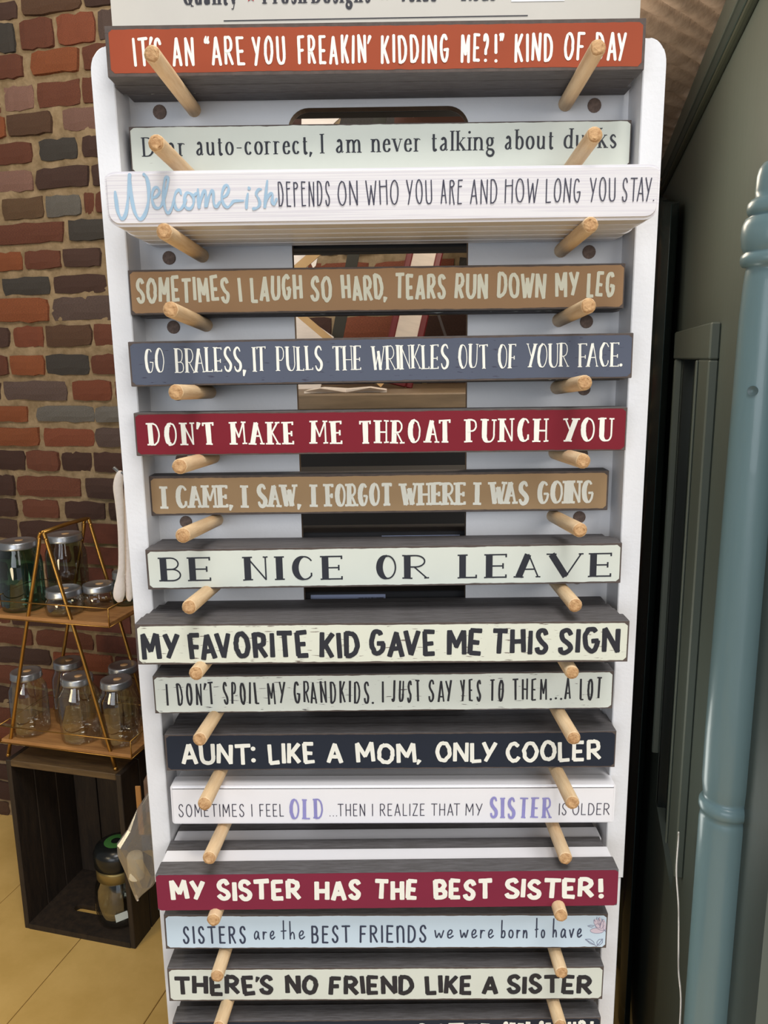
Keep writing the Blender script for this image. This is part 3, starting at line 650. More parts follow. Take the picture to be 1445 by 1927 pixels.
# name, corners TL TR BR BL, count, face, board, edge inset, label, lettering groups: (style, material, (xL,topL,botL), (xR,topR,botR), words)
SIGNS = [
 dict(c=((195,48),(1217,33),(1212,128),(203,145)), Y=.6362, n=3, face=M_orange, ins=.0030,
  label="orange sign in tall cream capitals, kidding-me slogan, topmost on the rack",
  back='dark edge of a spare board stacked behind the orange sign',
  text=[('tall', L_cream, (250,71,126), (1178,61,114.5), [("IT'S",250.5,305),('AN',324,365),('{ARE',384,460),('YOU',474,537),("FREAKIN'",560,697),('KIDDING',716.6,844.5),('ME?!}',867,948),('KIND',968,1040),('OF',1061,1100),('DAY',1120,1178)])]),
 dict(c=((243,238),(1188,225),(1186,308),(246,321)), Y=.6702, n=1, face=M_cream, ins=.0012,
  label='cream sign with dark book-serif auto-correct joke, below the orange sign',
  text=[('book', L_dark, (267,259,295.5), (1160,241,278), [('Dear',267,349),('auto-correct,',367,587),('I',600,612),('am',630,679),('never',696.5,792),('talking',809,931),('about',948,1042),('ducks',1059,1160)])]),
 dict(c=((190,322),(1245,307),(1240,403),(205,428)), Y=.5975, n=5, face=None, ins=0, white=True,
  label='glossy white round-cornered sign with pale blue Welcome-ish script',
  back='edge of a spare white round-cornered sign stacked behind the Welcome-ish sign',
  text=[('wire', L_thin, (523,342,389), (1230,333.6,379), [('DEPENDS',523.5,621),('ON',635.5,673),('WHO',688,750),('YOU',764,813),('ARE',829,870),('AND',885,935.5),('HOW',950,1012),('LONG',1027,1092),('YOU',1109,1158),('STAY.',1170.5,1231)])]),
 dict(c=((240,508),(1177,495),(1174,580),(246,593)), Y=.6546, n=2, face=M_tan, ins=.0016,
  label='tan brown sign with pale brush capitals, laugh-so-hard slogan',
  back='dark edge of a spare board stacked behind the tan brown laugh-so-hard sign',
  text=[('brushc', L_green, (256,522,571), (1156,510,559), [('SOMETIMES',256,432),('I',447,456),('LAUGH',471,569),('SO',584,625),('HARD,',641.7,729),('TEARS',743,839),('RUN',855.7,918),('DOWN',935.5,1027),('MY',1044,1090),('LEG',1104,1157)])]),
 dict(c=((241,643),(1192,626),(1190,711),(246,727)), Y=.6332, n=3, face=M_slate, ins=.0017,
  label='slate blue sign with narrow cream serif capitals, wrinkles slogan',
  back='dark edge of a spare board stacked behind the slate blue sign',
  text=[('stick', L_cream, (272,656,702), (1170,644,689), [('GO',271.6,310),('BRALESS,',328.5,461),('IT',475,500),('PULLS',519,607),('THE',624,680),('WRINKLES',697.5,844.6),('OUT',861,918),('OF',935.7,971),('YOUR',989,1070),('FACE.',1087.6,1170)])]),
 dict(c=((251,777),(1181,766),(1177,847),(256,857)), Y=.6369, n=3, face=M_red, ins=.0015,
  label='dark red sign with cream serif capitals, throat-punch slogan',
  back='dark edge of a spare board stacked behind the red throat-punch sign',
  text=[('redw', L_cream, (277,796,838.5), (1153,786,830), [("DON'T",277,404),('MAKE',432,554),('ME',583,645),('THROAT',672.7,848.4),('PUNCH',874,1030.6),('YOU',1056.6,1153.5)])]),
 dict(c=((279,896),(1147,885),(1143,962),(283,973)), Y=.6716, n=1, face=M_tan2, ins=.0022,
  label='sand coloured sign with heavy western slab capitals, forgot-where slogan',
  text=[('west', L_pale, (300,914.5,957), (1117,904,947), [('I',300,317),('CAME,',329,438),('I',452,468),('SAW,',480.5,566),('I',582,598),('FORGOT',610,737.4),('WHERE',751.6,877),('I',890.5,905),('WAS',919,994.6),('GOING',1009,1117.4)])]),
 dict(c=((274,1034),(1171,1021),(1168,1098),(277,1108)), Y=.6371, n=3, face=M_cream, ins=.0020,
  label='cream sign reading BE NICE OR LEAVE in wide dark serif capitals',
  back='dark edge of a spare board stacked behind the BE NICE sign',
  text=[('wide', L_dark, (300,1049,1094), (1152,1040,1085), [('B',299.5,343),('E',353.7,399),('N',457.6,504),('I',514.6,537),('C',547.5,591),('E',603.7,647),('O',705.7,748),('R',758,806.6),('L',862,900),('E',912,956),('A',967.5,1016.5),('V',1028.7,1096.5),('E',1107.8,1153)])]),
 dict(c=((253,1174),(1184,1168),(1182,1245),(258,1252)), Y=.6020, n=5, face=M_cream2, ins=.0020,
  label='cream sign with fat dark brush capitals, favorite-kid slogan',
  back='dark edge of a spare board stacked behind the favorite-kid sign',
  text=[('brushw', L_dark, (266,1191,1243), (1166,1180,1230), [('MY',265.7,337.4),('FAVORITE',354.5,581),('KID',601,677),('GAVE',694.8,821),('ME',840,908),('THIS',925,1032.6),('SIGN',1049.6,1167)])]),
 dict(c=((287,1272),(1155,1262),(1152,1335),(291,1343)), Y=.6374, n=3, face=M_cream3, ins=.0015,
  label='scratched grey-white sign with thin dark capitals about grandkids',
  back='dark edge of a spare board stacked behind the grandkids sign',
  text=[('brusht', L_dark, (312,1285,1328), (1132,1275,1316), [('I',311,318),("DON'T",333,403),('SPOIL',419.6,487.4),('MY',503,537),('GRANDKIDS.',552.6,702.6),('I',717.5,723),('JUST',736.7,791),('SAY',805.8,851),('YES',865.5,905.4),('TO',921,948),('THEM',963.6,1029.5),('...',1034,1057.4),('A',1062,1075),('LOT',1090.7,1132)])]),
 dict(c=((309,1382),(1160,1375),(1157,1446),(313,1450)), Y=.6400, n=3, face=M_navy, ins=.0016,
  label='navy black sign with white brush capitals about an aunt',
  back='dark edge of a spare board stacked behind the navy aunt sign',
  text=[('brushw', L_cream, (341,1399,1440), (1131,1393,1432), [('AUNT:',341,480.5),('LIKE',504,593),('A',615,646),('MOM,',668.4,794),('ONLY',819,934.5),('COOLER',952,1131.4)])]),
 dict(c=((319,1481),(1160,1478),(1155,1550),(323,1555)), Y=.6389, n=3, face=None, ins=0, white=True, kinds=['white','white','dark'],
  label='plain white sign with thin capitals and two lilac words, OLD and SISTER',
  back='edge of a spare board stacked behind the white OLD sign',
  text=[('sans', L_thin, (336,1513,1537), (1147,1511,1533), [('SOMETIMES',336,459.7),('I',472.5,475.5),('FEEL',488.5,534),('...',620,634),('THEN',636,687),('I',699.5,702.5),('REALIZE',715,799),('THAT',811.6,865),('MY',876,907.6),('IS',1051.6,1066),('OLDER',1077,1147)]),
        ('lilac', L_lilac, (544,1503,1541), (1037,1500,1538.5), [('OLD',544,608),('SISTER',920,1037.5)])]),
 dict(c=((292,1646),(1164,1636),(1162,1702),(297,1713)), Y=.6009, n=5, face=M_wine, ins=.0004, kinds=['dark','white','dark','white','dark'],
  label='wine red sign with white brush capitals praising the best sister',
  back='edge of a spare board stacked behind the wine red sister sign',
  text=[('brushx', L_cream, (320,1656,1696), (1134,1651,1690), [('MY',320,387),('SISTER',407.5,566.6),('HAS',591.8,680),('THE',704,787),('BEST',815,927.4),('SISTER!',949,1134.7)])]),
 dict(c=((307,1721),(1143,1719),(1142,1783),(312,1790)), Y=.6192, n=4, face=M_ice, ins=.0018,
  label='ice blue sign with slate pen lettering and a pink flower at its right end',
  back='dark edge of a spare board stacked behind the ice blue sisters sign',
  text=[('marker', L_navy, (344,1743,1776), (802,1740,1773), [('SISTERS',344,463),('BEST',585.7,658.7),('FRIENDS',676.7,802.6)]),
        ('hand', L_navy, (477,1737,1767.5), (1096,1732,1764), [('are',476.6,518),('the',528,574),('we',817,854),('were',864.8,929.6),('born',942,994),('to',1006,1026),('have',1039,1096)])]),
 dict(c=((314,1822),(1137,1818),(1133,1880),(318,1887)), Y=.6203, n=4, face=M_cream, ins=.0018,
  label='cream sign with dark brush capitals, no-friend-like slogan, low on the rack',
  back='dark edge of a spare board stacked behind the no-friend-like sign',
  text=[('brushx', L_dark, (328,1835,1872), (1114,1833,1870), [("THERE'S",328,515.5),('NO',536,599),('FRIEND',618.8,779),('LIKE',799,889),('A',907,937.5),('SISTER',953,1114.5)])]),
 dict(c=((325,1922),(1130,1914),(1128,1976),(329,1984)), Y=.6230, n=4, face=M_navy, ins=.0014,
  label='navy sign cut off by the bottom of the picture, tips of white letters showing',
  back='dark edge of a spare board stacked behind the bottom navy sign',
  text=[('brushw', L_cream, (620,1931,1962), (1115,1919,1951), [("SHE'S",620,700),('MY',715,765),('SISTER',780,930),('SHUT',945,999),('ON',1012,1036),('UP!',1068,1116)])]),
]
SLOT = [0, 1, 2, 3, 4, 5, 6, 7, 8, 9, 10, 11, 12, 13, 14, 15]
M_white_side = M_whitegloss
for k, s in enumerate(SIGNS):
    TL, TR, BR, BL = s['c']; Yf = s['Y']
    p = [on_y(x, y, Yf) for x, y in s['c']]
    wd = 0.406
    hh = 0.0358 if not s.get('white') else 0.0385
    if k == 13: hh = 0.0362
    xc = (p[0].x + p[1].x + p[2].x + p[3].x) / 4
    ztl = p[0].z; ztr = p[1].z
    tilt = -math.atan2(ztr - ztl, wd)
    top = (ztl + ztr) / 2; zb = top - hh
    root = thing('slogan_sign', s['label'], 'sign', (xc, Yf, zb), 0, 'slogan signs on the rack', roty=tilt)
    Minv = (Matrix.Translation((xc, Yf, zb)) @ Matrix.Rotation(tilt, 4, 'Y')).inverted()
    white = s.get('white')
    o = obj('board', board_me(wd, hh, TH, 0.010 if k == 2 else (0.003 if white else 0), 'ribbed' if k == 2 else 'white' if white else 'dark'), (M_wrib if k == 2 else M_whitegloss) if white else M_dark, root)
    if s['face']: obj('painted_face', face_me(wd, hh, s['ins'] , k + 11, rag=0.00022 if k != 12 else 0.00008), s['face'], root)
    if s['face'] and k != 12:                 # sanded brown rim round the paint
        V, Fc = [], []
        for (xa, za, xb, zb_) in ((-wd/2+.0003, hh-.0004, wd/2-.0003, hh-.0006-s['ins']*1.6), (-wd/2+.0003, .0004, wd/2-.0003, .0006+s['ins']*1.6), (-wd/2+.0003, .0005+s['ins']*1.6, -wd/2+.0003+s['ins']*1.7, hh-.0005-s['ins']*1.6), (wd/2-.0003, .0005+s['ins']*1.6, wd/2-.0003-s['ins']*1.7, hh-.0005-s['ins']*1.6)):
            b0 = len(V); V += [(xa, -.0001, za), (xb, -.0001, za), (xb, -.0001, zb_), (xa, -.0001, zb_)]; Fc.append((b0, b0+1, b0+2, b0+3))
        obj('sanded_rim', mesh_from('sanded_rim', V, Fc), M_edge, root)
    bymat = {}
    for stn, m, (xL, tL, bL), (xR, tR, bR), words in s['text']:
        for t, a, b in words:
            f = ((a + b) / 2 - xL) / (xR - xL); yt = tL + (tR - tL) * f; yb = bL + (bR - bL) * f
            A = Minv @ on_y(a, (yt + yb) / 2, Yf); B = Minv @ on_y(b, (yt + yb) / 2, Yf)
            T = Minv @ on_y((a + b) / 2, yt, Yf); Bo = Minv @ on_y((a + b) / 2, yb, Yf)
            V, Fc = bymat.setdefault(m.name, ([], []))
            st = ST[stn]
            draw_word(V, Fc, t, A.x, B.x, Bo.z, T.z, st, seed=k)
    for mn, (V, Fc) in bymat.items():
        if white or not s['face']:
            pass
        lo = obj('lettering', mesh_from('lettering', V, Fc), bpy.data.materials[mn], root)
        if mn == 'lilac_lettering': lo['label'] = 'lilac hand-drawn words'
    s['root'] = root; s['Minv'] = Minv
    # spare boards stacked behind, resting on the same pegs
    (b0, t0, yt0) = peg_top[k][0]
    for j in range(1, s['n']):
        Yj = Yf + j * TH + 0.0002 * j
        slope = (t0 - b0) / (YB - yt0)
        zj = zb - slope * (Yj - Yf) if slope > 0 else zb + 0.0
        zj -= 0.0002 * j
        r = random.Random(k * 17 + j)
        dx = r.uniform(-0.002, 0.0022)
        kind = (s.get('kinds') or (['white'] * 9 if k == 2 else ['dark'] * 9))[j]
        t = thing('slogan_sign', ('rearmost ' if j == s['n'] - 1 and j > 1 else 'first ' if j == 1 and s['n'] > 2 else ['', '', 'second ', 'third ', 'fourth '][j] if s['n'] > 2 else 'only ') + s['back'], 'sign', (xc + dx, Yj, zj), 0, 'spare signs stacked on row %s' % ['orange','auto-correct','welcome','tan','slate','red','sand','be nice','favorite kid','grandkids','aunt','white old','wine sister','ice blue','no friend','bottom navy'][k])
        obj('board', board_me(wd, hh - (0.0 if kind == 'dark' else 0.0), TH, 0.010 if k == 2 else 0, kind), M_whitegloss if kind == 'white' else M_dark, t)
        if kind == 'white' and k != 2:
            V = [(-wd/2+.001, -.0002, .001), (wd/2-.001, -.0002, .001), (wd/2-.001, -.0002, hh-.001), (-wd/2+.001, -.0002, hh-.001)]
            obj('painted_face', mesh_from('painted_face', V, [(0,1,2,3)]), M_ice, t)
        elif kind == 'dark' :
            obj('painted_face', face_me(wd, hh, 0.0016, k * 9 + j), M_cream if (k + j) % 3 else M_navy, t)

# script word on the white sign, drawn as one flowing stroke set
s = SIGNS[2]; V, Fc = [], []
def scr(pts, w0=0.0009, taper=True):
    P = [s['Minv'] @ on_y(160 + x / 2.408, 290 + y / 2.408, s['Y']) for x, y in pts]
    P = smooth_path([(p.x, p.z, 0) for p in P], 6); n = len(P)
    wd_ = [w0 * (0.75 + 0.5 * abs(math.sin(i * 0.21))) for i in range(n)]
    scr.c += 1
    ribbon(V, Fc, [(p.x, p.y) for p in P], wd_, -0.0004 - 0.00002 * (scr.c % 7), 'round')
scr.c = 0
scr([(137,172),(141,205),(150,262),(168,294),(186,270),(196,200),(203,95)], 0.0011)
scr([(203,100),(209,180),(226,262),(250,296),(274,270),(288,215),(289,150),(280,108),(268,93)], 0.0011)
scr([(305,200),(325,192),(338,172),(328,152),(312,160),(304,198),(314,236),(332,246),(348,232),(362,190),(376,135),(376,108),(364,112),(357,160),(358,215),(366,252),(378,268),(392,250),(403,215)], 0.0009)
scr([(436,182),(428,163),(412,176),(404,212),(412,245),(428,254),(446,236),(458,208)], 0.0009)
scr([(478,178),(460,178),(450,210),(458,242),(478,248),(492,226),(492,196),(480,180),(492,188),(505,180)], 0.0009)
scr([(512,160),(514,200),(518,245),(526,205),(540,168),(548,180),(548,240),(560,200),(574,166),(582,180),(584,222),(596,240),(612,218)], 0.0009)
scr([(620,200),(642,185),(652,160),(644,142),(630,152),(620,190),(628,226),(646,242),(664,226),(676,214),(718,212)], 0.0009)
scr([(738,180),(733,215),(732,245)], 0.0009); scr([(742,152),(744,156)], 0.0010)
scr([(798,160),(786,162),(776,182),(788,205),(792,228),(780,245),(764,248)], 0.0009)
scr([(826,122),(820,180),(815,245),(824,205),(840,180),(850,185),(848,215),(858,228),(868,205)], 0.0009)
lo = obj('lettering', mesh_from('lettering', V, Fc), L_blue, s['root']); lo['label'] = 'pale blue script word'
# flower and leaves printed on the ice blue sign
s = SIGNS[13]; V, Fc = [], []; V2, Fc2 = [], []
def pt13(x, y): p = s['Minv'] @ on_y(1060 + x / 12.04, 1680 + y / 12.04, s['Y']); return (p.x, p.z)
for cx_, cy_, rx, ry, an in ((760,850,155,62,0),(830,770,120,60,25),(880,700,45,110,20),(760,690,60,110,-30),(930,740,35,110,0),(820,640,40,90,0)):
    b0 = len(V)
    for i in range(16):
        a = 2 * math.pi * i / 16; u, v = rx * math.cos(a), ry * math.sin(a); t = math.radians(an)
        x_, z_ = pt13(min(cx_ + u * math.cos(t) - v * math.sin(t), 965), cy_ + u * math.sin(t) + v * math.cos(t)); V.append((x_, -0.00036 - 0.00001 * (b0 % 5), z_))
    Fc.append(tuple(range(b0, b0 + 16)))
    loop = [pt13(min(cx_ + rx * math.cos(a) * math.cos(t) - ry * math.sin(a) * math.sin(t), 965), cy_ + rx * math.cos(a) * math.sin(t) + ry * math.sin(a) * math.cos(t)) for a in [2 * math.pi * i / 16 for i in range(13)]]
    ribbon(V2, Fc2, loop, [0.00012] * len(loop), -0.0006, 'flat')
for pts in ([(540,745),(620,725),(700,735),(640,770),(560,755)], [(490,1045),(600,1040),(680,1100),(715,1175),(600,1140),(540,1080),(490,1045)], [(770,1180),(755,1110),(800,1050),(890,1035),(880,1120),(820,1175),(770,1180)],
            [(715,1175),(740,1200)], [(770,1180),(745,1200)], [(500,1050),(715,1175)], [(780,1170),(880,1045)], [(760,540),(750,600)], [(690,610),(720,640)], [(870,580),(890,650)], [(930,830),(965,880)], [(800,570),(820,640)]):
    L = [pt13(*q) for q in pts]; ribbon(V2, Fc2, L, [0.00022] * len(L), -0.00065, 'flat')
obj('flower_print', mesh_from('flower_print', V, Fc), L_pink, s['root'])
obj('flower_outline', mesh_from('flower_outline', V2, Fc2), mat('grey_pen_print', (120, 122, 150), 0.6), s['root'])
# ------------------------------------------------------------------ the room: its walls run 14 degrees off the rack
EX = Vector((0.9703, -0.242, 0)); EY = Vector((0.242, 0.9703, 0)); RZ = -math.atan2(0.242, 0.9703)
W0 = Vector((-1.287, 2.286, 0))              # a point on the foot of the brick wall
def wall_pt(px, py):
    d = ray(px, py); t = W0.dot(EY) / d.dot(EY); p = d * t; return (p - Vector((W0.x, W0.y, 0))).dot(EX), p.z + EYE
M_mortar = mat('tan_lime_mortar', (150, 128, 98), 0.95, col2=(118, 98, 70), noise_amt=0.4, nscale=26, bump=0.9, bscale=120)
M_brick = mat('old_brick', (140, 70, 45), 0.9, noise_amt=0.5, nscale=45, bump=0.8, bscale=130, use_obj_color=True)
M_floor = mat('ochre_painted_floorboards', (222, 184, 112), 0.5, col2=(204, 166, 94), noise_amt=0.3, nscale=5, bump=0.1, bscale=60)
M_gap = mat('floor_gap', (80, 60, 35), 0.9)

# mortar face: a real uneven sheet, with the bricks standing proud of it
wl = thing('wall_back', None, None, W0, RZ); wl['kind'] = 'structure'
A0, A1, Z1 = -0.75, 2.02, 2.7
nx_, nz_ = 230, 230
vs, fs = [], []
for j in range(nz_ + 1):
    for i in range(nx_ + 1):
        a = A0 + (A1 - A0) * i / nx_; z = Z1 * j / nz_
        vs.append((a, 0.0085 + 0.005 * noise.noise(Vector((a * 16, z * 16, 0))) + 0.0035 * noise.noise(Vector((a * 60, z * 60, 3))), z))
for j in range(nz_):
    for i in range(nx_):
        q = j * (nx_ + 1) + i; fs.append((q, q + 1, q + nx_ + 2, q + nx_ + 1))
obj('mortar', mesh_from('mortar', vs, fs, True), M_mortar, wl)
box('wall_core', A0, A1, 0.03, 0.2, 0, Z1, M_mortar, wl)

BR = dict(r=(118, 68, 48), o=(150, 84, 48), t=(142, 78, 52), b=(102, 72, 52), d=(86, 60, 50), p=(104, 84, 76), g=(122, 116, 108), c=(74, 68, 62), k=(80, 52, 42), w=(146, 108, 94), n=(114, 86, 60))
def brick_me(i):
    r = random.Random(900 + i); b = bmesh.new()
    bmesh.ops.create_grid(b, x_segments=6, y_segments=3, size=0.5)
    for v in b.verts:
        x, z = v.co.x, v.co.y
        e = abs(x) > 0.49 or abs(z) > 0.49; cn = abs(x) > 0.49 and abs(z) > 0.49
        k = 0.06 if cn else 0.0
        x2 = x * (1 - k * r.uniform(0.2, 1.2)) + r.uniform(-0.016, 0.016); z2 = z * (1 - k * r.uniform(0.5, 2.0)) + r.uniform(-0.05, 0.05)
        v.co = Vector((x2, (0.0 if not e else 0.0035) + r.uniform(-0.0012, 0.0012), z2))
    be = [e for e in b.edges if e.is_boundary]
    ret = bmesh.ops.extrude_edge_only(b, edges=be)
    for v in [g for g in ret['geom'] if isinstance(g, bmesh.types.BMVert)]: v.co = Vector((v.co.x * 1.03, 0.03, v.co.z * 1.06))
    me = bm_mesh('brick_%d' % i, b, False); me.materials.append(M_brick); return me
BM = [brick_me(i) for i in range(14)]
nb = 0
def brick(a0, a1, z0, z1, c):
    global nb
    r = rnd; o = bpy.data.objects.new('brick', BM[nb % 14]); link(o, wl)
    o.location = ((a0 + a1) / 2, r.uniform(-0.005, 0.004), (z0 + z1) / 2); o.scale = (a1 - a0, 1, z1 - z0)
    o.rotation_euler = (0, r.uniform(-0.012, 0.012), 0)
    k = r.uniform(0.88, 1.12); o.color = tuple(min(1, v * k) for v in lin(BR[c])[:3]) + (1,); nb += 1
ROWS = [(-60,-20,'b:-20:30 r:40:110 b:118:200'),(-12,22,'d:-20:27 b:40:150 d:158:226'), (30, 85, 'c:-20:22 r:36:98 t:106:176 p:183:246'), (93, 137, 'r:-20:40 o:58:146 r:156:240'), (152, 199, 'w:4:60 r:66:148 r:155:240'),
 (207, 248, 'o:-20:6 b:11:95 w:116:186 b:194:240'), (261, 300, 'r:-20:57 c:72:142 d:152:240'), (315, 354, 'w:-20:58 d:66:164 d:172:240'), (367, 407, 'n:0:78 g:84:150 r:156:176 r:180:250'), (416, 455, 'r:-20:118 c:128:206'),
 (470, 504, 'o:-20:38 r:45:112 d:118:188'), (519, 552, 'c:2:90 d:98:198 r:204:260'), (560, 604, 'o:-20:90 p:96:220'), (612, 652, 't:22:78 b:84:170 r:173:240'), (668, 705, 'r:-20:12 o:18:82 c:85:165 r:170:240'),
 (717, 753, 'p:5:122 t:135:208 r:215:280'), (765, 794, 'o:-20:50 g:66:176 g:179:260'), (806, 840, 'o:-20:72 t:80:176 p:179:270'), (850, 886, 'k:-20:45 r:50:108 k:113:170 k:175:240'), (898, 935, 'k:-20:25 r:30:150 d:160:250'), (943, 975, 'k:-20:30 r:42:108 k:120:195 k:202:280')]
zrows = []
for (y0, y1, spec) in ROWS:
    zt = wall_pt(100, y0)[1]; zb = wall_pt(100, y1)[1]; zrows.append((zb, zt))
    last = None; first = None
    for it in spec.split():
        c, xa, xb = it.split(':'); ym = (y0 + y1) / 2
        a0 = wall_pt(int(xa), ym)[0]; a1 = wall_pt(int(xb), ym)[0]
        if first is None: first = a0
        brick(a0, a1, zb, zt, c); last = a1
    for side in (0, 1):
        if side: 
            a = last + 0.012
            while a < A1 - 0.05:
                w = rnd.choice([0.11, 0.2, 0.2]); 
                # only where something of it can be seen: the view past the rack and through its opening
                if a > last + 0.02 and nb < 285: brick(a, min(a + w, A1), zb, zt, rnd.choice('rrbdtpkkc'))
                a += w + 0.012
                if a > first + 2.3: break
        else:
            a = first - 0.012
            for _ in range(1): w = 0.17; brick(a - w, a, zb, zt, rnd.choice('rbd')); a -= w + 0.012
z = zrows[-1][0] - 0.012
extra = []
while z > 0.06:
    hgt = rnd.uniform(0.050, 0.058); extra.append((z - hgt, z)); z -= hgt + 0.013
extra.append((0.002, max(z, 0.02)))
V, Fc = [], []
zt_ = zrows[0][1] + 0.012; topr = []
while zt_ < 2.6: topr.append((zt_, zt_ + 0.054)); zt_ += 0.067
for ei, (z0, z1) in enumerate(extra):
    a = A0 + rnd.uniform(0, 0.1)
    while a < A1 - 0.02:
        w = rnd.choice([0.11, 0.2, 0.2]); vis = -0.15 < a < 0.33
        if vis and nb < 300: brick(a, min(a + w, A1), z0, z1, rnd.choice('rkkdbrkt'))
        else:
            b0 = len(V)
            for x in (a + .002, min(a + w, A1) - .002):
                for zz in (z0, z1):
                    V.append((x, 0.0, zz)); V.append((x, 0.03, zz))
            Fc += [(b0, b0+4, b0+6, b0+2), (b0, b0+2, b0+3, b0+1), (b0+4, b0+5, b0+7, b0+6), (b0+2, b0+6, b0+7, b0+3), (b0, b0+1, b0+5, b0+4)]
        a += w + 0.012
for z0, z1 in topr + zrows:
    a = A0 if z0 > zrows[0][1] else 1.5
    while a < A1 - 0.02:
        w = 0.2; b0 = len(V)
        if z0 <= zrows[0][1] and a < 1.0: a += w; continue
        for x in (a, min(a + w, A1)):
            for zz in (z0, z1): V.append((x, 0.001, zz)); V.append((x, 0.03, zz))
        if z0 > zrows[0][1]:
            Fc += [(b0, b0+4, b0+6, b0+2), (b0, b0+2, b0+3, b0+1), (b0+4, b0+5, b0+7, b0+6), (b0+2, b0+6, b0+7, b0+3), (b0, b0+1, b0+5, b0+4)]
        a += w + 0.012
o = obj('brickwork', mesh_from('brickwork', V, Fc), mat('far_brick', (100, 52, 38), 0.9, noise_amt=0.5, nscale=9, bump=0.6, bscale=90), wl); o['kind'] = 'stuff'

# floor: wide painted boards
fl = thing('floor', None, None, (0, 0, 0), RZ); fl['kind'] = 'structure'
for i in range(16):
    w = 0.30; x0 = -2.4 + i * w
    box('floorboard', x0, x0 + w - 0.0022, -1.6, 2.9, -0.02, 0.0, M_floor, fl, 0.0012)
box('subfloor', -2.5, 2.6, -1.7, 3.0, -0.05, -0.021, M_gap, fl)

# ------------------------------------------------------------------ wooden crate, on end
CF = Vector((-0.968, 1.772, 0))
M_crate = mat('shade_darkened_pine', (50, 38, 27), 0.65, col2=(30, 22, 16), noise_amt=0.4, nscale=10, stretch=(6, 6, 1), bump=0.3, bscale=90)  # pine darkened; the shade inside the crate is put into the colour
M_crate2 = mat('brown_stained_pine', (100, 78, 48), 0.6, col2=(70, 52, 32), noise_amt=0.4, nscale=10, stretch=(1, 8, 8), bump=0.3, bscale=90)
cr = thing('wooden_crate', 'brown stained wooden crate standing on end on the ochre floor', 'crate', CF, RZ)
Wc, Dc, Hc, tc_ = 0.326, 0.235, 0.481, 0.014
for nme, x0, x1 in (('side_board', 0, tc_), ('side_board', Wc - tc_, Wc)):
    for j in range(3):
        y0 = j * Dc / 3; box(nme, x0, x1, y0, y0 + Dc / 3 - 0.003, 0.0, Hc - 0.0005, M_crate, cr, 0.0015)
box('top_board', tc_, Wc - tc_, 0.0, Dc, Hc - 0.017, Hc, M_crate2, cr, 0.0015)
for j in range(4):
    x0 = tc_ + j * (Wc - 2 * tc_) / 4; box('back_slat', x0 + .002, x0 + (Wc - 2 * tc_) / 4 - .002, Dc - 0.01, Dc, 0.016, Hc - 0.018, M_crate, cr, 0.001)
# bottom end board with a hand hole
def end_board():
    b = bmesh.new(); hx0, hx1, hy, hr = 0.105, 0.205, 0.085, 0.013
    z0, z1 = 0.0, 0.015
    xs0, xs1 = tc_, Wc - tc_
    slot = [(hx0 + hr * math.cos(a), hy + hr * math.sin(a)) for a in [math.pi / 2 + math.pi * i / 6 for i in range(7)]] + [(hx1 + hr * math.cos(a), hy + hr * math.sin(a)) for a in [-math.pi / 2 + math.pi * i / 6 for i in range(7)]]
    n = len(slot)
    outer = []
    for (x, y) in slot:
        dx, dy = x - (hx0 + hx1) / 2, y - hy
        if abs(dx) > (hx1 - hx0) / 2 + hr * 0.5: outer.append((xs0 if dx < 0 else xs1, y + dy * 0.0))
        else: outer.append((x, 0.0 if dy < 0 else Dc))
    outer[0] = (xs0 if False else outer[0][0], outer[0][1])
    for z in (z0, z1):
        pass
    S = {z: [b.verts.new((x, y, z)) for x, y in slot] for z in (z0, z1)}
    C = {z: [b.verts.new(p + (z,)) for p in ((xs0, 0), (xs1, 0), (xs1, Dc), (xs0, Dc))] for z in (z0, z1)}
    for z in (z0, z1):
        s_, c = S[z], C[z]
        b.faces.new([c[3], c[0]] + [s_[i] for i in range(6, -1, -1)][:7]) ; b.faces.new([c[1], c[2]] + [s_[i] for i in range(13, 6, -1)])
        b.faces.new([c[0], c[1], s_[7], s_[6]]); b.faces.new([c[2], c[3], s_[0], s_[13]])
    for i in range(n): b.faces.new((S[z0][i], S[z0][(i + 1) % n], S[z1][(i + 1) % n], S[z1][i]))
    for i in range(4): b.faces.new((C[z0][i], C[z0][(i + 1) % 4], C[z1][(i + 1) % 4], C[z1][i]))
    return bm_mesh('bottom_board', b)
obj('bottom_board', end_board(), M_crate, cr)

# ------------------------------------------------------------------ gold wire stand with two wooden shelves
M_gold = mat('brushed_brass_wire', (176, 132, 66), 0.35, metal=0.9, noise_amt=0.1, nscale=40)
M_shelf = mat('mango_wood_shelf', (176, 128, 76), 0.55, col2=(146, 100, 56), noise_amt=0.3, nscale=8, stretch=(1, 6, 6), bump=0.2, bscale=80)
zt0 = Hc
st = thing('wire_shelf_stand', 'brass wire A-frame stand with two wooden shelves, on top of the crate', 'shelf stand', CF + Vector((0, 0, zt0)), RZ)
zA = EYE - 0.383 - zt0
def aframe(b):
    L = smooth_path([(-0.003, b, 0.004), (0.075, b, zA * 0.5), (0.146, b, zA - 0.045), (0.152, b, zA - 0.012), (0.158, b, zA)], 6)
    obj('frame_leg', tube_me('frame_leg', L, 0.0046), M_gold, st)
    Rr = smooth_path([(0.303, b, 0.004), (0.238, b, zA * 0.5), (0.178, b, zA - 0.045), (0.170, b, zA - 0.012), (0.166, b, zA)], 6)
    obj('frame_leg', tube_me('frame_leg', Rr, 0.0046), M_gold, st)
    for a in (-0.003, 0.303): obj('foot_ball', lathe_me('foot_ball', [(0.001, 0.0), (0.0045, 0.001), (0.006, 0.005), (0.0045, 0.009), (0.001, 0.0105)], 12), M_gold, st, (a, b, 0))
aframe(0.016); aframe(0.186)
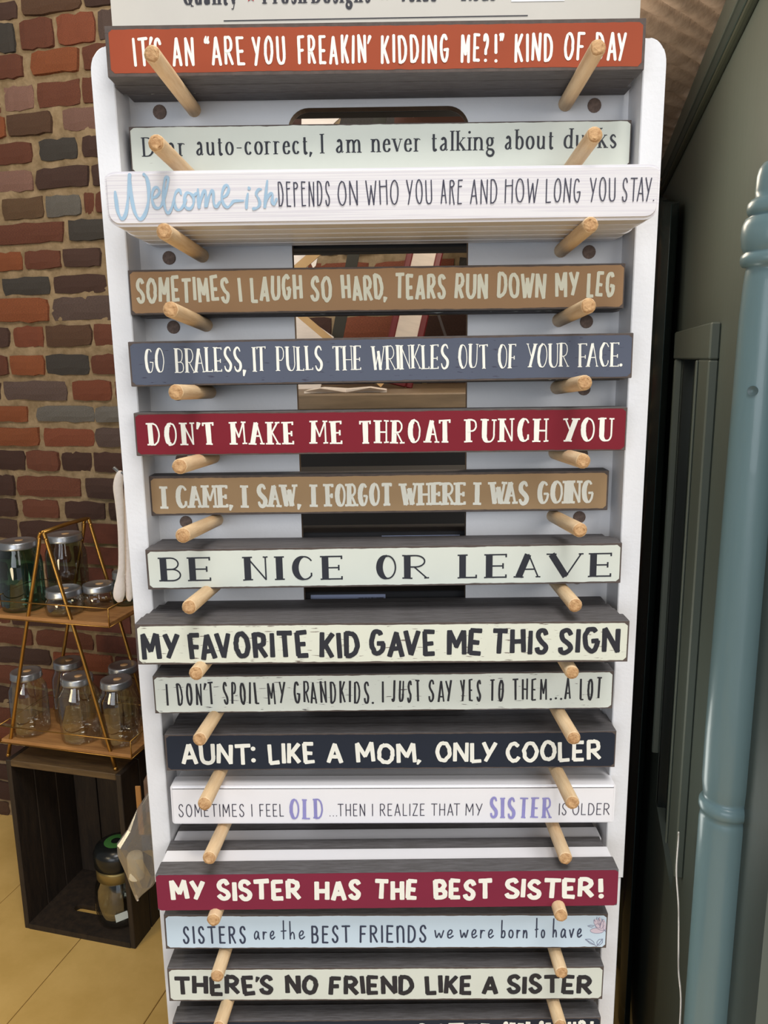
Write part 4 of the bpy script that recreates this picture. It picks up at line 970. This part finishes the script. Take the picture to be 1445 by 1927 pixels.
for a in (0.160, 0.166): obj('ridge_bar', tube_me('ridge_bar', [(a, 0.016, zA), (a, 0.10, zA + .002), (a, 0.186, zA)], 0.0042), M_gold, st)
def shelf(z, a0, a1, b0, b1):
    z -= zt0
    box('shelf_board', a0 + .002, a1 - .002, b0 + .002, b1 - .002, z - 0.009, z, M_shelf, st, 0.001)
    rc = [(a0, b0), (a1, b0), (a1, b1), (a0, b1)]
    for zz in (z - 0.009, z + 0.036):
        for i in range(4):
            p, q = rc[i], rc[(i + 1) % 4]; obj('shelf_rail', tube_me('shelf_rail', [(p[0], p[1], zz), (q[0], q[1], zz)], 0.0014, 6), M_gold, st)
    for p in rc: obj('rail_post', tube_me('rail_post', [(p[0], p[1], z - 0.009), (p[0], p[1], z + 0.036)], 0.0014, 6), M_gold, st)
ZU = EYE - 0.5905; ZL = EYE - 0.9190
shelf(ZU, -0.012, 0.325, 0.008, 0.192); shelf(ZL, -0.0156, 0.355, 0.008, 0.192)

# ------------------------------------------------------------------ jars
G_clear = clear('clear_glass', (238, 238, 232), 0.07, 0.04)
G_teal = clear('teal_glass', (150, 190, 178), 0.05, 0.04)
M_zinc = mat('zinc_lid', (176, 178, 182), 0.32, metal=0.85, noise_amt=0.1, nscale=50)
M_dot = mat('kraft_sticker', (196, 156, 110), 0.8)
def make_jar(label, R, Ht, glass, a, b, z, group, lid_r=None, dot=True, lh=0.018):
    lr = lid_r or R * 0.78
    loc = CF + EX * a + EY * b; t = thing('glass_jar', label, 'jar', (loc.x, loc.y, z), RZ, group)
    hb = Ht - lh
    prof = [(R * 0.2, 0.003), (R * 0.80, 0.001), (R * 0.95, 0.006), (R, 0.016), (R, hb * 0.72), (R * 0.97, hb * 0.82), (lr * 0.98, hb * 0.94), (lr * 0.94, hb + 0.004)]
    obj('jar_body', lathe_me('jar_body', prof, 32, False), glass, t)
    inn = [(max(r_ - 0.003, 0.001), z_ + 0.003) for r_, z_ in prof]
    obj('lid', lathe_me('lid', [(lr * 1.0, hb), (lr * 1.04, hb + 0.002), (lr * 1.0, hb + 0.006), (lr * 1.0, hb + lh - 0.004), (lr * 0.97, hb + lh - 0.001), (lr * 0.86, hb + lh), (lr * 0.82, hb + lh - 0.0012), (0.001, hb + lh - 0.001)], 32), M_zinc, t)
    if dot:
        obj('lid_sticker', lathe_me('lid_sticker', [(0.0095, 0), (0.0095, 0.0006), (0.001, 0.0007)], 16), M_dot, t, (0.004, 0, hb + lh - 0.0008))
    return t
zU, zL = ZU + 0.0005, ZL + 0.0005
make_jar('tall teal glass jar at the left end of the upper wire shelf', 0.052, 0.172, G_teal, 0.046, 0.070, zU, 'teal jars on the upper shelf', 0.043)
make_jar('tall smoky glass jar behind the teal one on the upper wire shelf', 0.050, 0.172, clear('smoky_glass', (186, 192, 178), 0.05, 0.04), 0.112, 0.158, zU, 'teal jars on the upper shelf', 0.043)
make_jar('short wide clear jar at the front of the upper wire shelf', 0.045, 0.062, G_clear, 0.172, 0.058, zU, 'short jars on the upper shelf', 0.041)
make_jar('short clear jar behind the front one on the upper wire shelf', 0.040, 0.062, G_clear, 0.232, 0.110, zU, 'short jars on the upper shelf', 0.037)
make_jar('small teal jar at the back right of the upper wire shelf', 0.034, 0.085, G_teal, 0.280, 0.155, zU, 'short jars on the upper shelf', 0.031, False)
make_jar('clear jar at the left front of the lower wire shelf', 0.046, 0.165, G_clear, 0.036, 0.062, zL, 'clear jars on the lower shelf', 0.037)
make_jar('clear jar at the left back of the lower wire shelf', 0.044, 0.165, G_clear, 0.095, 0.148, zL, 'clear jars on the lower shelf', 0.036)
make_jar('clear jar in the middle front of the lower wire shelf', 0.050, 0.165, G_clear, 0.184, 0.062, zL, 'clear jars on the lower shelf', 0.037)
make_jar('clear jar at the right front of the lower wire shelf', 0.048, 0.165, G_clear, 0.290, 0.066, zL, 'clear jars on the lower shelf', 0.037)
make_jar('clear jar at the middle back of the lower wire shelf', 0.044, 0.165, G_clear, 0.255, 0.150, zL, 'clear jars on the lower shelf', 0.036)
# the big candy jar inside the crate: neck, lid band, domed black cap
M_black = mat('black_enamel', (26, 28, 28), 0.25); M_olive = mat('brass_band', (150, 132, 84), 0.4, metal=0.7)
loc = CF + EX * 0.236 + EY * 0.085
J = thing('canister_jar', 'big clear glass canister with brass collar and black domed cap inside the crate', 'jar', (loc.x, loc.y, 0.0155), RZ)
pf = [(0.02, 0.003), (0.045, 0.001), (0.058, 0.010), (0.064, 0.035), (0.064, 0.075), (0.060, 0.105), (0.052, 0.122), (0.050, 0.132)]
obj('jar_body', lathe_me('jar_body', pf, 36, False), G_clear, J)
obj('inner_wall', lathe_me('inner_wall', [(r_ - 0.0035, z_ + 0.004) for r_, z_ in pf], 28, False), G_clear, J)
obj('collar', lathe_me('collar', [(0.050, 0.126), (0.0545, 0.128), (0.0545, 0.152), (0.052, 0.158), (0.02, 0.158)], 32), M_olive, J)
obj('cap', lathe_me('cap', [(0.052, 0.158), (0.0575, 0.162), (0.0585, 0.195), (0.052, 0.210), (0.030, 0.218), (0.001, 0.220)], 32), M_black, J)
obj('jar_sticker', mesh_from('jar_sticker', [(0.022, -0.0625, 0.052), (0.048, -0.046, 0.058), (0.050, -0.044, 0.036), (0.024, -0.0615, 0.030)], [(0, 1, 2, 3)]), mat('price_sticker', (206, 214, 210), 0.7), J)
obj('green_sticker', lathe_me('green_sticker', [(0.030, 0.2185), (0.022, 0.2200), (0.012, 0.2200)], 24, False), mat('green_print', (60, 110, 52), 0.6), J)

# ------------------------------------------------------------------ white cloth and plastic bag hanging by the rack
M_cloth = mat('white_cotton', (236, 224, 214), 0.9, bump=0.4, bscale=300)
cp = on_y(229, 1000, 0.80)
clo = thing('folded_cloth', 'long folded white cotton cloth hanging behind the left rail', 'cloth', (cp.x, 0.80, on_y(236, 1135, 0.80).z))
top_ = on_y(232, 884, 0.80).z - on_y(236, 1135, 0.80).z
for yo_, path in ((0.0, [(229,887,3),(226,893,7),(222,915,8.5),(225,950,7.5),(228,1000,6),(229,1060,6),(227,1085,7),(225,1105,10),(224,1122,10),(226,1132,5)]), (0.006, [(236,900,3),(236,930,6),(236,1000,5),(238,1060,6),(239,1100,7),(240,1125,6),(240,1134,3)])):
    pts, rad = [], []
    for (px, py, r_) in path:
        q = on_y(px, py, 0.80); pts.append((q.x - cp.x, yo_, q.z - clo.location.z)); rad.append(r_ * 0.00058)
    P_ = smooth_path([(p[0], p[2], r_) for p, r_ in zip(pts, rad)], 5)
    obj('cloth_fold', tube_me('cloth_fold', [(p.x, yo_, p.y) for p in P_], 0.005, 16, [max(p.z, 0.001) for p in P_]), M_cloth, clo)
bg_p = on_y(262, 1600, 0.86)
bag = thing('plastic_bag', 'clear plastic bag holding a white candle, hanging beside the left rail', 'bag', (bg_p.x, 0.86, bg_p.z))
def bag_me():
    outl = [(1450, 300, 322), (1478, 286, 320), (1520, 258, 318), (1560, 240, 316), (1588, 220, 314), (1604, 221, 313), (1640, 236, 306), (1665, 245, 290), (1684, 252, 268), (1694, 256, 258)]
    vs, fs = [], []; n = 18
    for j, (py, xa, xb) in enumerate(outl):
        A = on_y(xa, py, 0.86) - Vector((bg_p.x, 0.86, bg_p.z)); B = on_y(xb, py, 0.86) - Vector((bg_p.x, 0.86, bg_p.z))
        cx_ = (A.x + B.x) / 2; rx = abs(B.x - A.x) / 2; ry = min(rx * 0.45, 0.016)
        for i in range(n):
            a = 2 * math.pi * i / n
            k = 1 + 0.10 * math.sin(a * 5 + j * 1.9) + 0.07 * math.sin(a * 9 - j * 2.3)
            vs.append((cx_ + rx * math.cos(a), ry * k * math.sin(a), (A.z + B.z) / 2 + 0.001 * math.sin(a * 3 + j)))
    for j in range(len(outl) - 1):
        for i in range(n):
            k = (i + 1) % n; fs.append((j * n + i, j * n + k, (j + 1) * n + k, (j + 1) * n + i))
    return mesh_from('bag_film', vs, fs, False)
obj('bag_film', bag_me(), clear('clear_film', (226, 222, 216), 0.04, 0.28, 0.18, (190, 180, 170)), bag)
can = on_y(257, 1650, 0.86) - Vector((bg_p.x, 0.86, bg_p.z))
obj('wrapped_candle', lathe_me('wrapped_candle', [(0.0085, 0), (0.0098, 0.002), (0.0098, 0.030), (0.0085, 0.033), (0.001, 0.033)], 20), mat('ivory_wax', (226, 214, 186), 0.5), bag, (can.x, 0, can.z - 0.001))
cp2 = on_y(256, 1690, 0.86) - Vector((bg_p.x, 0.86, bg_p.z))
obj('bag_knot', tube_me('bag_knot', [(cp2.x, 0, cp2.z + 0.004), (cp2.x + 0.001, 0.001, cp2.z), (cp2.x + 0.002, 0, cp2.z - 0.004)], 0.0012, 6), M_cloth, bag)
for nm_, x_, y_, z_ in (('hook_cloth', cp.x + 0.003, 0.80, on_y(232, 890, 0.80).z), ('hook_bag', bg_p.x + 0.028, 0.86, on_y(311, 1456, 0.86).z)):
    o_ = obj('rear_hook', tube_me('rear_hook', [(-0.222, 0.02, z_ + 0.004), (-0.235, y_ - 0.72, z_ + 0.003), (x_, y_ - 0.70, z_), (x_ - 0.006, y_ - 0.70, z_ + 0.006)], 0.0018, 8), mat(nm_ + '_steel', (150, 150, 150), 0.4, metal=0.8), rack)
# brown parcel behind the bag
pp = on_y(285, 1492, 1.02)
pcl = thing('paper_parcel', 'small brown paper parcel in film behind the plastic bag', 'parcel', (pp.x, 1.05, pp.z - 0.03))
obj('parcel_wrap', bm_mesh('parcel_wrap', box_bm(-0.016, 0.05, -0.02, 0.02, -0.03, 0.045, 0.006, 2)), mat('brown_paper', (112, 84, 66), 0.8, noise_amt=0.3, nscale=60), pcl)
obj('wood_slip', bm_mesh('wood_slip', box_bm(-0.030, -0.022, -0.012, -0.010, -0.05, 0.03, 0.0008)), mat('orange_wood', (176, 122, 62), 0.6), pcl)
# ------------------------------------------------------------------ painted cabinet on the right, against the brick wall
C0 = Vector((0.6124, 1.800, 0))
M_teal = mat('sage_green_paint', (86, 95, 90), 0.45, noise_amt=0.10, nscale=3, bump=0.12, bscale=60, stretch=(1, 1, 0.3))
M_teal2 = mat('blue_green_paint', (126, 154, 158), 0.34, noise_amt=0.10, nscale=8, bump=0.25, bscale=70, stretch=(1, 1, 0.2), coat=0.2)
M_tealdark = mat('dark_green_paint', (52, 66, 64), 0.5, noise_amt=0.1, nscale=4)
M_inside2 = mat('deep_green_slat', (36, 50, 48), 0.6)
M_tealdark2 = mat('shaded_teal_paint', (64, 84, 86), 0.4, noise_amt=0.1, nscale=4)  # teal darkened; the front stile's shade is put into the colour
M_inside = mat('cabinet_inside', (16, 26, 26), 0.6)  # near-black; the shade inside the recess is put into the colour
cab = thing('painted_cabinet', 'tall sage green painted cabinet with a turned corner post, right of the rack', 'cabinet', C0, RZ)
ZT = EYE + 0.4185
BN = -1.29                                   # near edge of the side panel
# side panel in pieces round its recess
ob0, ob1, oz0, oz1 = -0.53, -0.79, EYE - 0.80, EYE - 0.004
def sp(y0, y1, z0, z1, name='side_panel'): box(name, 0.0, 0.02, y0, y1, z0, z1, M_teal, cab)
sp(BN, -0.001, oz1, ZT); sp(BN, -0.001, 0.0, oz0); sp(BN, ob1, oz0, oz1); sp(ob0, -0.001, oz0, oz1)
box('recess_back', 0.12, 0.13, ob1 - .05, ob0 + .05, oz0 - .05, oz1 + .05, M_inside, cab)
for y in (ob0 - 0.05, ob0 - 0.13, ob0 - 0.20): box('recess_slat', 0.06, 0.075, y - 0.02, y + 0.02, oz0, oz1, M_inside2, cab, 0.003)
box('recess_shade_panel', 0.0005, 0.05, -0.548, ob0 - 0.0005, oz0, oz1, M_inside, cab)  # dark panel added over the far jamb to stand in for recess shade
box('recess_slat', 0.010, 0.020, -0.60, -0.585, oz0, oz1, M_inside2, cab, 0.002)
# casing round the recess
fz0, fz1 = EYE - 0.705, EYE + 0.040
box('casing_head', -0.012, 0.0, -0.883, -0.505, oz1, fz1, M_teal, cab, 0.002)
box('casing_stile', -0.012, 0.0, -0.883, ob1, fz0, oz1 - 0.0005, M_teal, cab, 0.002)
box('casing_stile', -0.012, 0.0, ob0, -0.515, fz0, oz1 - 0.0005, M_teal, cab, 0.002)
box('casing_bead', -0.0155, -0.0122, -0.805, -0.797, fz0, oz1 - 0.001, M_teal, cab, 0.0012)
# cornice boards along the top of the side
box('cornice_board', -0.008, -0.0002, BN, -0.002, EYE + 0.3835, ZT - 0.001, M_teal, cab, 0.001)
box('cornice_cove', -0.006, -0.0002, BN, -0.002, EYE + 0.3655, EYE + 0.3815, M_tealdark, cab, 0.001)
box('cornice_shadow_strip', -0.010, -0.0002, BN, -0.002, EYE + 0.3475, EYE + 0.3545, mat('shadow_green_paint', (56, 62, 52), 0.5), cab, 0.003, 2)  # dark strip; the shadow gap under the cornice is put into its colour
# front: stile, dark opening
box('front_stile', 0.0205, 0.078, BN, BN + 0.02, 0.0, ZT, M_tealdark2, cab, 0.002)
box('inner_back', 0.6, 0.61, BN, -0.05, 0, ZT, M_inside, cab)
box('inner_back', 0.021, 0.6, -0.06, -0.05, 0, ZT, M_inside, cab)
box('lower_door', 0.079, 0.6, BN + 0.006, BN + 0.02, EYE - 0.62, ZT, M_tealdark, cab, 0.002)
# turned post
pc = Vector((0.3165, 0.664, 0)) - C0; pa, pb = pc.dot(EX), pc.dot(EY)
R = 0.0203
def zz(py): return on_y(1405, py, 0.645).z
prof = [(R * 0.98, 0.0), (R, 0.1), (R, zz(1566)), (R * 0.97, zz(1556)), (R * 0.90, zz(1548)),
        (R * 1.0, zz(1546)), (R * 1.06, zz(1540)), (R * 1.05, zz(1530)), (R * 0.96, zz(1524)), (R * 0.88, zz(1522)),
        (R * 0.93, zz(1514)), (R * 1.0, zz(1490)), (R * 1.03, zz(1400)), (R * 1.04, zz(1100)), (R * 1.03, zz(800)), (R * 0.99, zz(600)), (R * 0.93, zz(530)), (R * 0.88, zz(505)), (R * 0.84, zz(498)),
        (R * 1.02, zz(496)), (R * 1.10, zz(490)), (R * 1.12, zz(482)), (R * 1.08, zz(474)), (R * 0.98, zz(470)),
        (R * 1.00, zz(468)), (R * 1.10, zz(458)), (R * 1.15, zz(438)), (R * 1.13, zz(418)), (R * 1.02, zz(403)), (R * 0.84, zz(398)),
        (R * 0.92, zz(396)), (R * 1.0, zz(388)), (R * 0.98, zz(374)), (R * 0.86, zz(366)), (R * 0.70, zz(362)),
        (R * 0.74, zz(350)), (R * 0.72, zz(322)), (R * 0.66, zz(306)), (R * 0.50, zz(294)), (R * 0.25, zz(288)), (R * 0.02, zz(286))]
prof = [(r_ * (1 + 0.15 * min(max((EYE - 0.10 - z_) / 0.35, 0), 1)), z_) for r_, z_ in prof]
obj('turned_post', lathe_me('turned_post', prof, 40), M_teal2, cab, (pa, pb, 0))
# screw in the post, facing the viewer
d = Vector((-(C0.x + (EX * pa).x + (EY * pb).x), -(C0.y + (EX * pa).y + (EY * pb).y), 0)).normalized()
sv = (d + Vector((-0.30, 0, 0))).normalized(); cl_ = Vector((sv.dot(EX), sv.dot(EY), 0))
so = obj('screw_head', lathe_me('screw_head', [(0.0042, -0.001), (0.0042, 0.0006), (0.0030, 0.0002), (0.0010, -0.0004)], 16, True, False), mat('painted_screw', (92, 112, 114), 0.4), cab, Vector((pa, pb, zz(736))) + cl_ * (R * 1.035))
so.rotation_euler = cl_.to_track_quat('Z', 'Y').to_euler()
# corner finial hint above the post
# white flex hanging down the side
wp = [Vector((0, 0, 0))]
flex = thing('hanging_string', 'thin white cord hanging against the side of the painted cabinet', 'string', C0 + EX * -0.022 + EY * -0.80, RZ)
pts = []
for i, (px, py) in enumerate([(1277, 1566), (1274.5, 1580), (1275, 1640), (1276.5, 1700), (1275, 1735), (1279, 1790), (1277, 1830), (1279, 1880), (1281, 1960), (1284, 2050)]):
    dd = ray(px, py); q = C0 + EX * -0.022; t = q.dot(EX) / dd.dot(EX); p = dd * t
    l = p - q; pts.append((0.0015 * math.sin(i * 2.1), l.dot(EY) + 0.80, p.z + EYE))
obj('cord', tube_me('cord', smooth_path(pts, 6), 0.0011, 7), mat('white_rubber', (232, 226, 224), 0.5), flex)
# dark film hanging beside the wall
M_film = mat('dark_plastic_film', (44, 58, 60), 0.25, noise_amt=0.3, nscale=4)
vs, fs = [], []
nb_, nz2 = 40, 30
for j in range(nz2 + 1):
    for i in range(nb_ + 1):
        t = i / nb_; z = 0.012 + (EYE + 0.33 - 0.10 * t) * j / nz2; y = -0.05 - 0.45 * t
        off = -0.022 + 0.010 * math.sin(t * 17 + 0.8 * math.sin(z * 3)) + 0.006 * noise.noise(Vector((t * 9, z * 1.6, 2)))
        vs.append((off, y, z))
for j in range(nz2):
    for i in range(nb_):
        q = j * (nb_ + 1) + i; fs.append((q, q + 1, q + nb_ + 2, q + nb_ + 1))
fm = thing('plastic_sheet', 'dark crinkled plastic sheet hanging between the brick wall and the green cabinet', 'sheet', C0, RZ)
me = mesh_from('sheet_film', vs, fs, True)
fo = obj('sheet_film', me, M_film, fm); md = fo.modifiers.new('thickness', 'SOLIDIFY'); md.thickness = 0.0008

# ------------------------------------------------------------------ ridged plaster ceiling, low over this corner
M_plaster = mat('beige_ridged_plaster', (176, 156, 140), 0.9, noise_amt=0.25, nscale=24, bump=0.6, bscale=90, col2=(150, 130, 114))
RD = Vector((1.03, 1.0, 0)).normalized(); RP = Vector((-RD.y, RD.x, 0))
vs, fs = [], []; na, nc = 140, 300
# grid in room axes: x from left to the cabinet plane, y from the wall forward
for j in range(nc + 1):
    for i in range(na + 1):
        a = -0.46 + 0.46 * i / na; b = -0.004 - 1.02 * j / nc
        w = C0 + EX * a + EY * b; u = w.dot(RP); v = w.dot(RD)
        ph = u / 0.030 * 2 * math.pi + 0.7 * noise.noise(Vector((u * 6, v * 3, 0)))
        z = 0.011 * (abs(math.sin(ph / 2)) ** 0.8) * (1 + 0.5 * noise.noise(Vector((u * 25, v * 12, 5)))) + 0.0022 * noise.noise(Vector((u * 40, v * 22, 9)))
        vs.append((a, b, -z))
for j in range(nc):
    for i in range(na):
        q = j * (na + 1) + i; fs.append((q, q + na + 1, q + na + 2, q + 1))
ce = thing('ceiling', None, None, C0 + Vector((0, 0, ZT + 0.010)), RZ); ce['kind'] = 'structure'
obj('ridged_plaster', mesh_from('ridged_plaster', vs, fs, True), M_plaster, ce)
box('ceiling_slab', -0.46, 0.0, -1.02, -0.004, 0.008, 0.05, M_plaster, ce)

# ------------------------------------------------------------------ seen through the rack's opening
M_tbl = mat('grey_brown_table_top', (132, 112, 88), 0.5, noise_amt=0.35, nscale=8, stretch=(1, 8, 8))
M_skirt = mat('black_table_cloth', (20, 20, 24), 0.8, noise_amt=0.2, nscale=10)
tz = EYE - 0.0459
tb = thing('display_table', 'grey-brown table top behind the rack, seen through its opening', 'table', (0.0, 1.10, 0))
box('table_top', -0.34, 0.30, 0.0, 0.45, tz - 0.022, tz, M_tbl, tb, 0.002)
box('table_skirt', -0.33, 0.29, 0.012, 0.44, 0.0, tz - 0.0225, M_skirt, tb)
M_ply = mat('light_ply', (196, 160, 110), 0.6, noise_amt=0.2, nscale=10)
M_paper = mat('white_washed_board', (238, 226, 214), 0.7, noise_amt=0.12, nscale=20, stretch=(1, 1, 6))
M_rframe = mat('dark_red_frame', (110, 34, 38), 0.45)
def lean(name, label, cat, px0, py0, px1, py1, y, w, frame, panel, group=None, dep=0.015):
    """a narrow board standing on the table and leaning sideways"""
    A = on_y(px0, py0, y); B = on_y(px1, py1, y); base = B + (B - A) * ((B.z - tz) / max(A.z - B.z, 1e-4)) if B.z > tz else B
    L = (A - base).length * 1.15; ang = math.atan2(A.x - base.x, A.z - base.z)
    t = thing(name, label, cat, (base.x, y, tz + w * 0.5 * abs(math.sin(ang)) + .001), 0, group, roty=ang)
    if panel: box('panel', -w / 2, w / 2, 0.004, 0.008, 0.008, L - 0.008, panel, t)
    if frame:
        fw = 0.011
        box('frame_side', -w / 2 - fw, -w / 2, 0, dep, 0, L, frame, t, 0.002); box('frame_side', w / 2, w / 2 + fw, 0, dep, 0, L, frame, t, 0.002)
        box('frame_end', -w / 2, w / 2, 0, dep, L - 0.010, L, frame, t, 0.002); box('frame_end', -w / 2, w / 2, 0, dep, 0, 0.010, frame, t, 0.002)
    return t
lean('framed_sign', 'narrow white board in a dark red frame leaning on the table behind the rack', 'sign', 800, 480, 764, 640, 1.30, 0.036, M_rframe, M_paper)
lean('wood_pole', 'dark olive pole leaning on the table behind the rack', 'pole', 716, 220, 636, 630, 1.36, 0.020, None, mat('olive_pole', (46, 44, 34), 0.6))
lean('thin_rod', 'thin dark rod leaning at the right of the table behind the rack', 'rod', 828, 602, 838, 632, 1.26, 0.004, None, mat('rod_iron', (40, 28, 26), 0.5))
lean('easel_leg', 'tan wooden easel leg leaning behind the rack, left one', 'easel', 566, 600, 604, 632, 1.18, 0.010, None, M_ply)
lean('easel_leg', 'tan wooden easel leg leaning behind the rack, wider right one', 'easel', 600, 478, 570, 504, 1.24, 0.014, None, M_ply)
def sheet(label, pts, y, m=M_paper):
    P = [on_y(a, b, y) for a, b in pts]; c = P[0]
    t = thing('canvas_print', label, 'panel', c, 0, 'white panels behind the rack')
    n = len(P); vs = [tuple(p - c) for p in P] + [tuple(p - c + Vector((0, 0.006, 0))) for p in P]
    fs = [tuple(range(n)), tuple(range(2 * n - 1, n - 1, -1))] + [(i, (i + 1) % n, n + (i + 1) % n, n + i) for i in range(n)]
    obj('panel_board', mesh_from('panel_board', vs, fs), m, t)
sheet('white washed panel standing behind the rack at the left of its opening', [(500, 470), (578, 470), (577, 742), (500, 742)], 1.40)
sheet('white wedge-shaped panel beside the washed panel behind the rack', [(574, 470), (601, 470), (594, 500), (589, 505)], 1.38)
sheet('white slanted panel low behind the rack, by the easel leg', [(540, 590), (580, 600), (628, 634), (600, 741), (540, 741)], 1.33)
sheet('cream panel high behind the rack, seen through the handle slot', [(568, 150), (648, 150), (646, 216), (628, 232), (580, 400), (577, 741), (562, 741)], 1.42)
sheet('brown canvas standing on the right behind the rack, seen through the handle slot', [(742, 150), (905, 150), (905, 300), (742, 300)], 1.45, mat('brown_board', (84, 54, 44), 0.8))
ob = thing('open_book', 'open book with white pages lying on the table behind the rack', 'book', (0, 0, 0))
pb_ = on_y(650, 739, 1.13)
ob.location = (pb_.x, 1.15, tz + 0.0005)
for s_ in (-1, 1):
    V = [(0, 0, 0.004), (0.036 * s_, -0.02, 0.007), (0.06 * s_, -0.02, 0.003), (0.06 * s_, 0.05, 0.003), (0.036 * s_, 0.05, 0.007), (0, 0.07, 0.004), (0, 0, 0), (0.06 * s_, -0.02, 0), (0.06 * s_, 0.05, 0), (0, 0.07, 0)]
    obj('page_block', mesh_from('page_block', V, [(0, 1, 4, 5), (1, 2, 3, 4), (0, 6, 7, 2, 1), (2, 7, 8, 3)]), M_paper, ob)
# backs of the signs hung on the other side of the rack
M_back = mat('black_board_back', (34, 34, 38), 0.7, noise_amt=0.3, nscale=60, stretch=(1, 10, 10))
M_label = mat('blue_white_label', (150, 160, 190), 0.5)
hb = None
for r_ in (0, 2, 6, 7, 8, 9, 10, 11, 12, 13, 14):
    for j in range(2):
        zb = EYE + 0.2125 - 0.058 * r_ - 0.0005 * j
        nm = ['top', '', 'third', '', '', '', 'seventh', 'eighth', 'ninth', 'tenth', 'eleventh', 'twelfth', 'thirteenth', 'fourteenth', 'fifteenth'][r_]
        t = thing('rear_sign', ('black back of the %s-row sign hung on the far side of the rack' if j == 0 else 'second black board of the %s row on the far side of the rack') % nm, 'sign', (-0.004, YB + 0.0125 + j * 0.0185, zb), 0, 'signs on the far side of the rack')
        if hb is None: hb = bm_mesh('rear_board', box_bm(-0.2, 0.2, 0, 0.018, 0, 0.036, 0.0008)); hb.materials.append(M_back)
        obj('board', hb, None, t)
        if j == 0 and r_ in (7, 8):
            if r_ == 7: xa, xb, za = on_y(718, 1001, YB + .012).x, on_y(865, 998, YB + .012).x, 0.0325
            else: xa, xb, za = on_y(584, 1105, YB + .012).x, on_y(725, 1103, YB + .012).x, 0.0335
            xa += 0.004; xb += 0.004
            box('barcode_label', xa, xb, -0.0003, 0.0, 0.008, za, M_label, t)
            V, Fc = [], []; rr = random.Random(r_); x = xb - 0.026
            while x < xb - 0.002:
                w = rr.choice([0.0003, 0.0005, 0.0009]); b0 = len(V)
                V += [(x, -0.0005, 0.012), (x + w, -0.0005, 0.012), (x + w, -0.0005, za - 0.003), (x, -0.0005, za - 0.003)]; Fc.append((b0, b0 + 1, b0 + 2, b0 + 3)); x += w + rr.choice([0.0003, 0.0006])
            obj('barcode', mesh_from('barcode', V, Fc), M_ink, t)
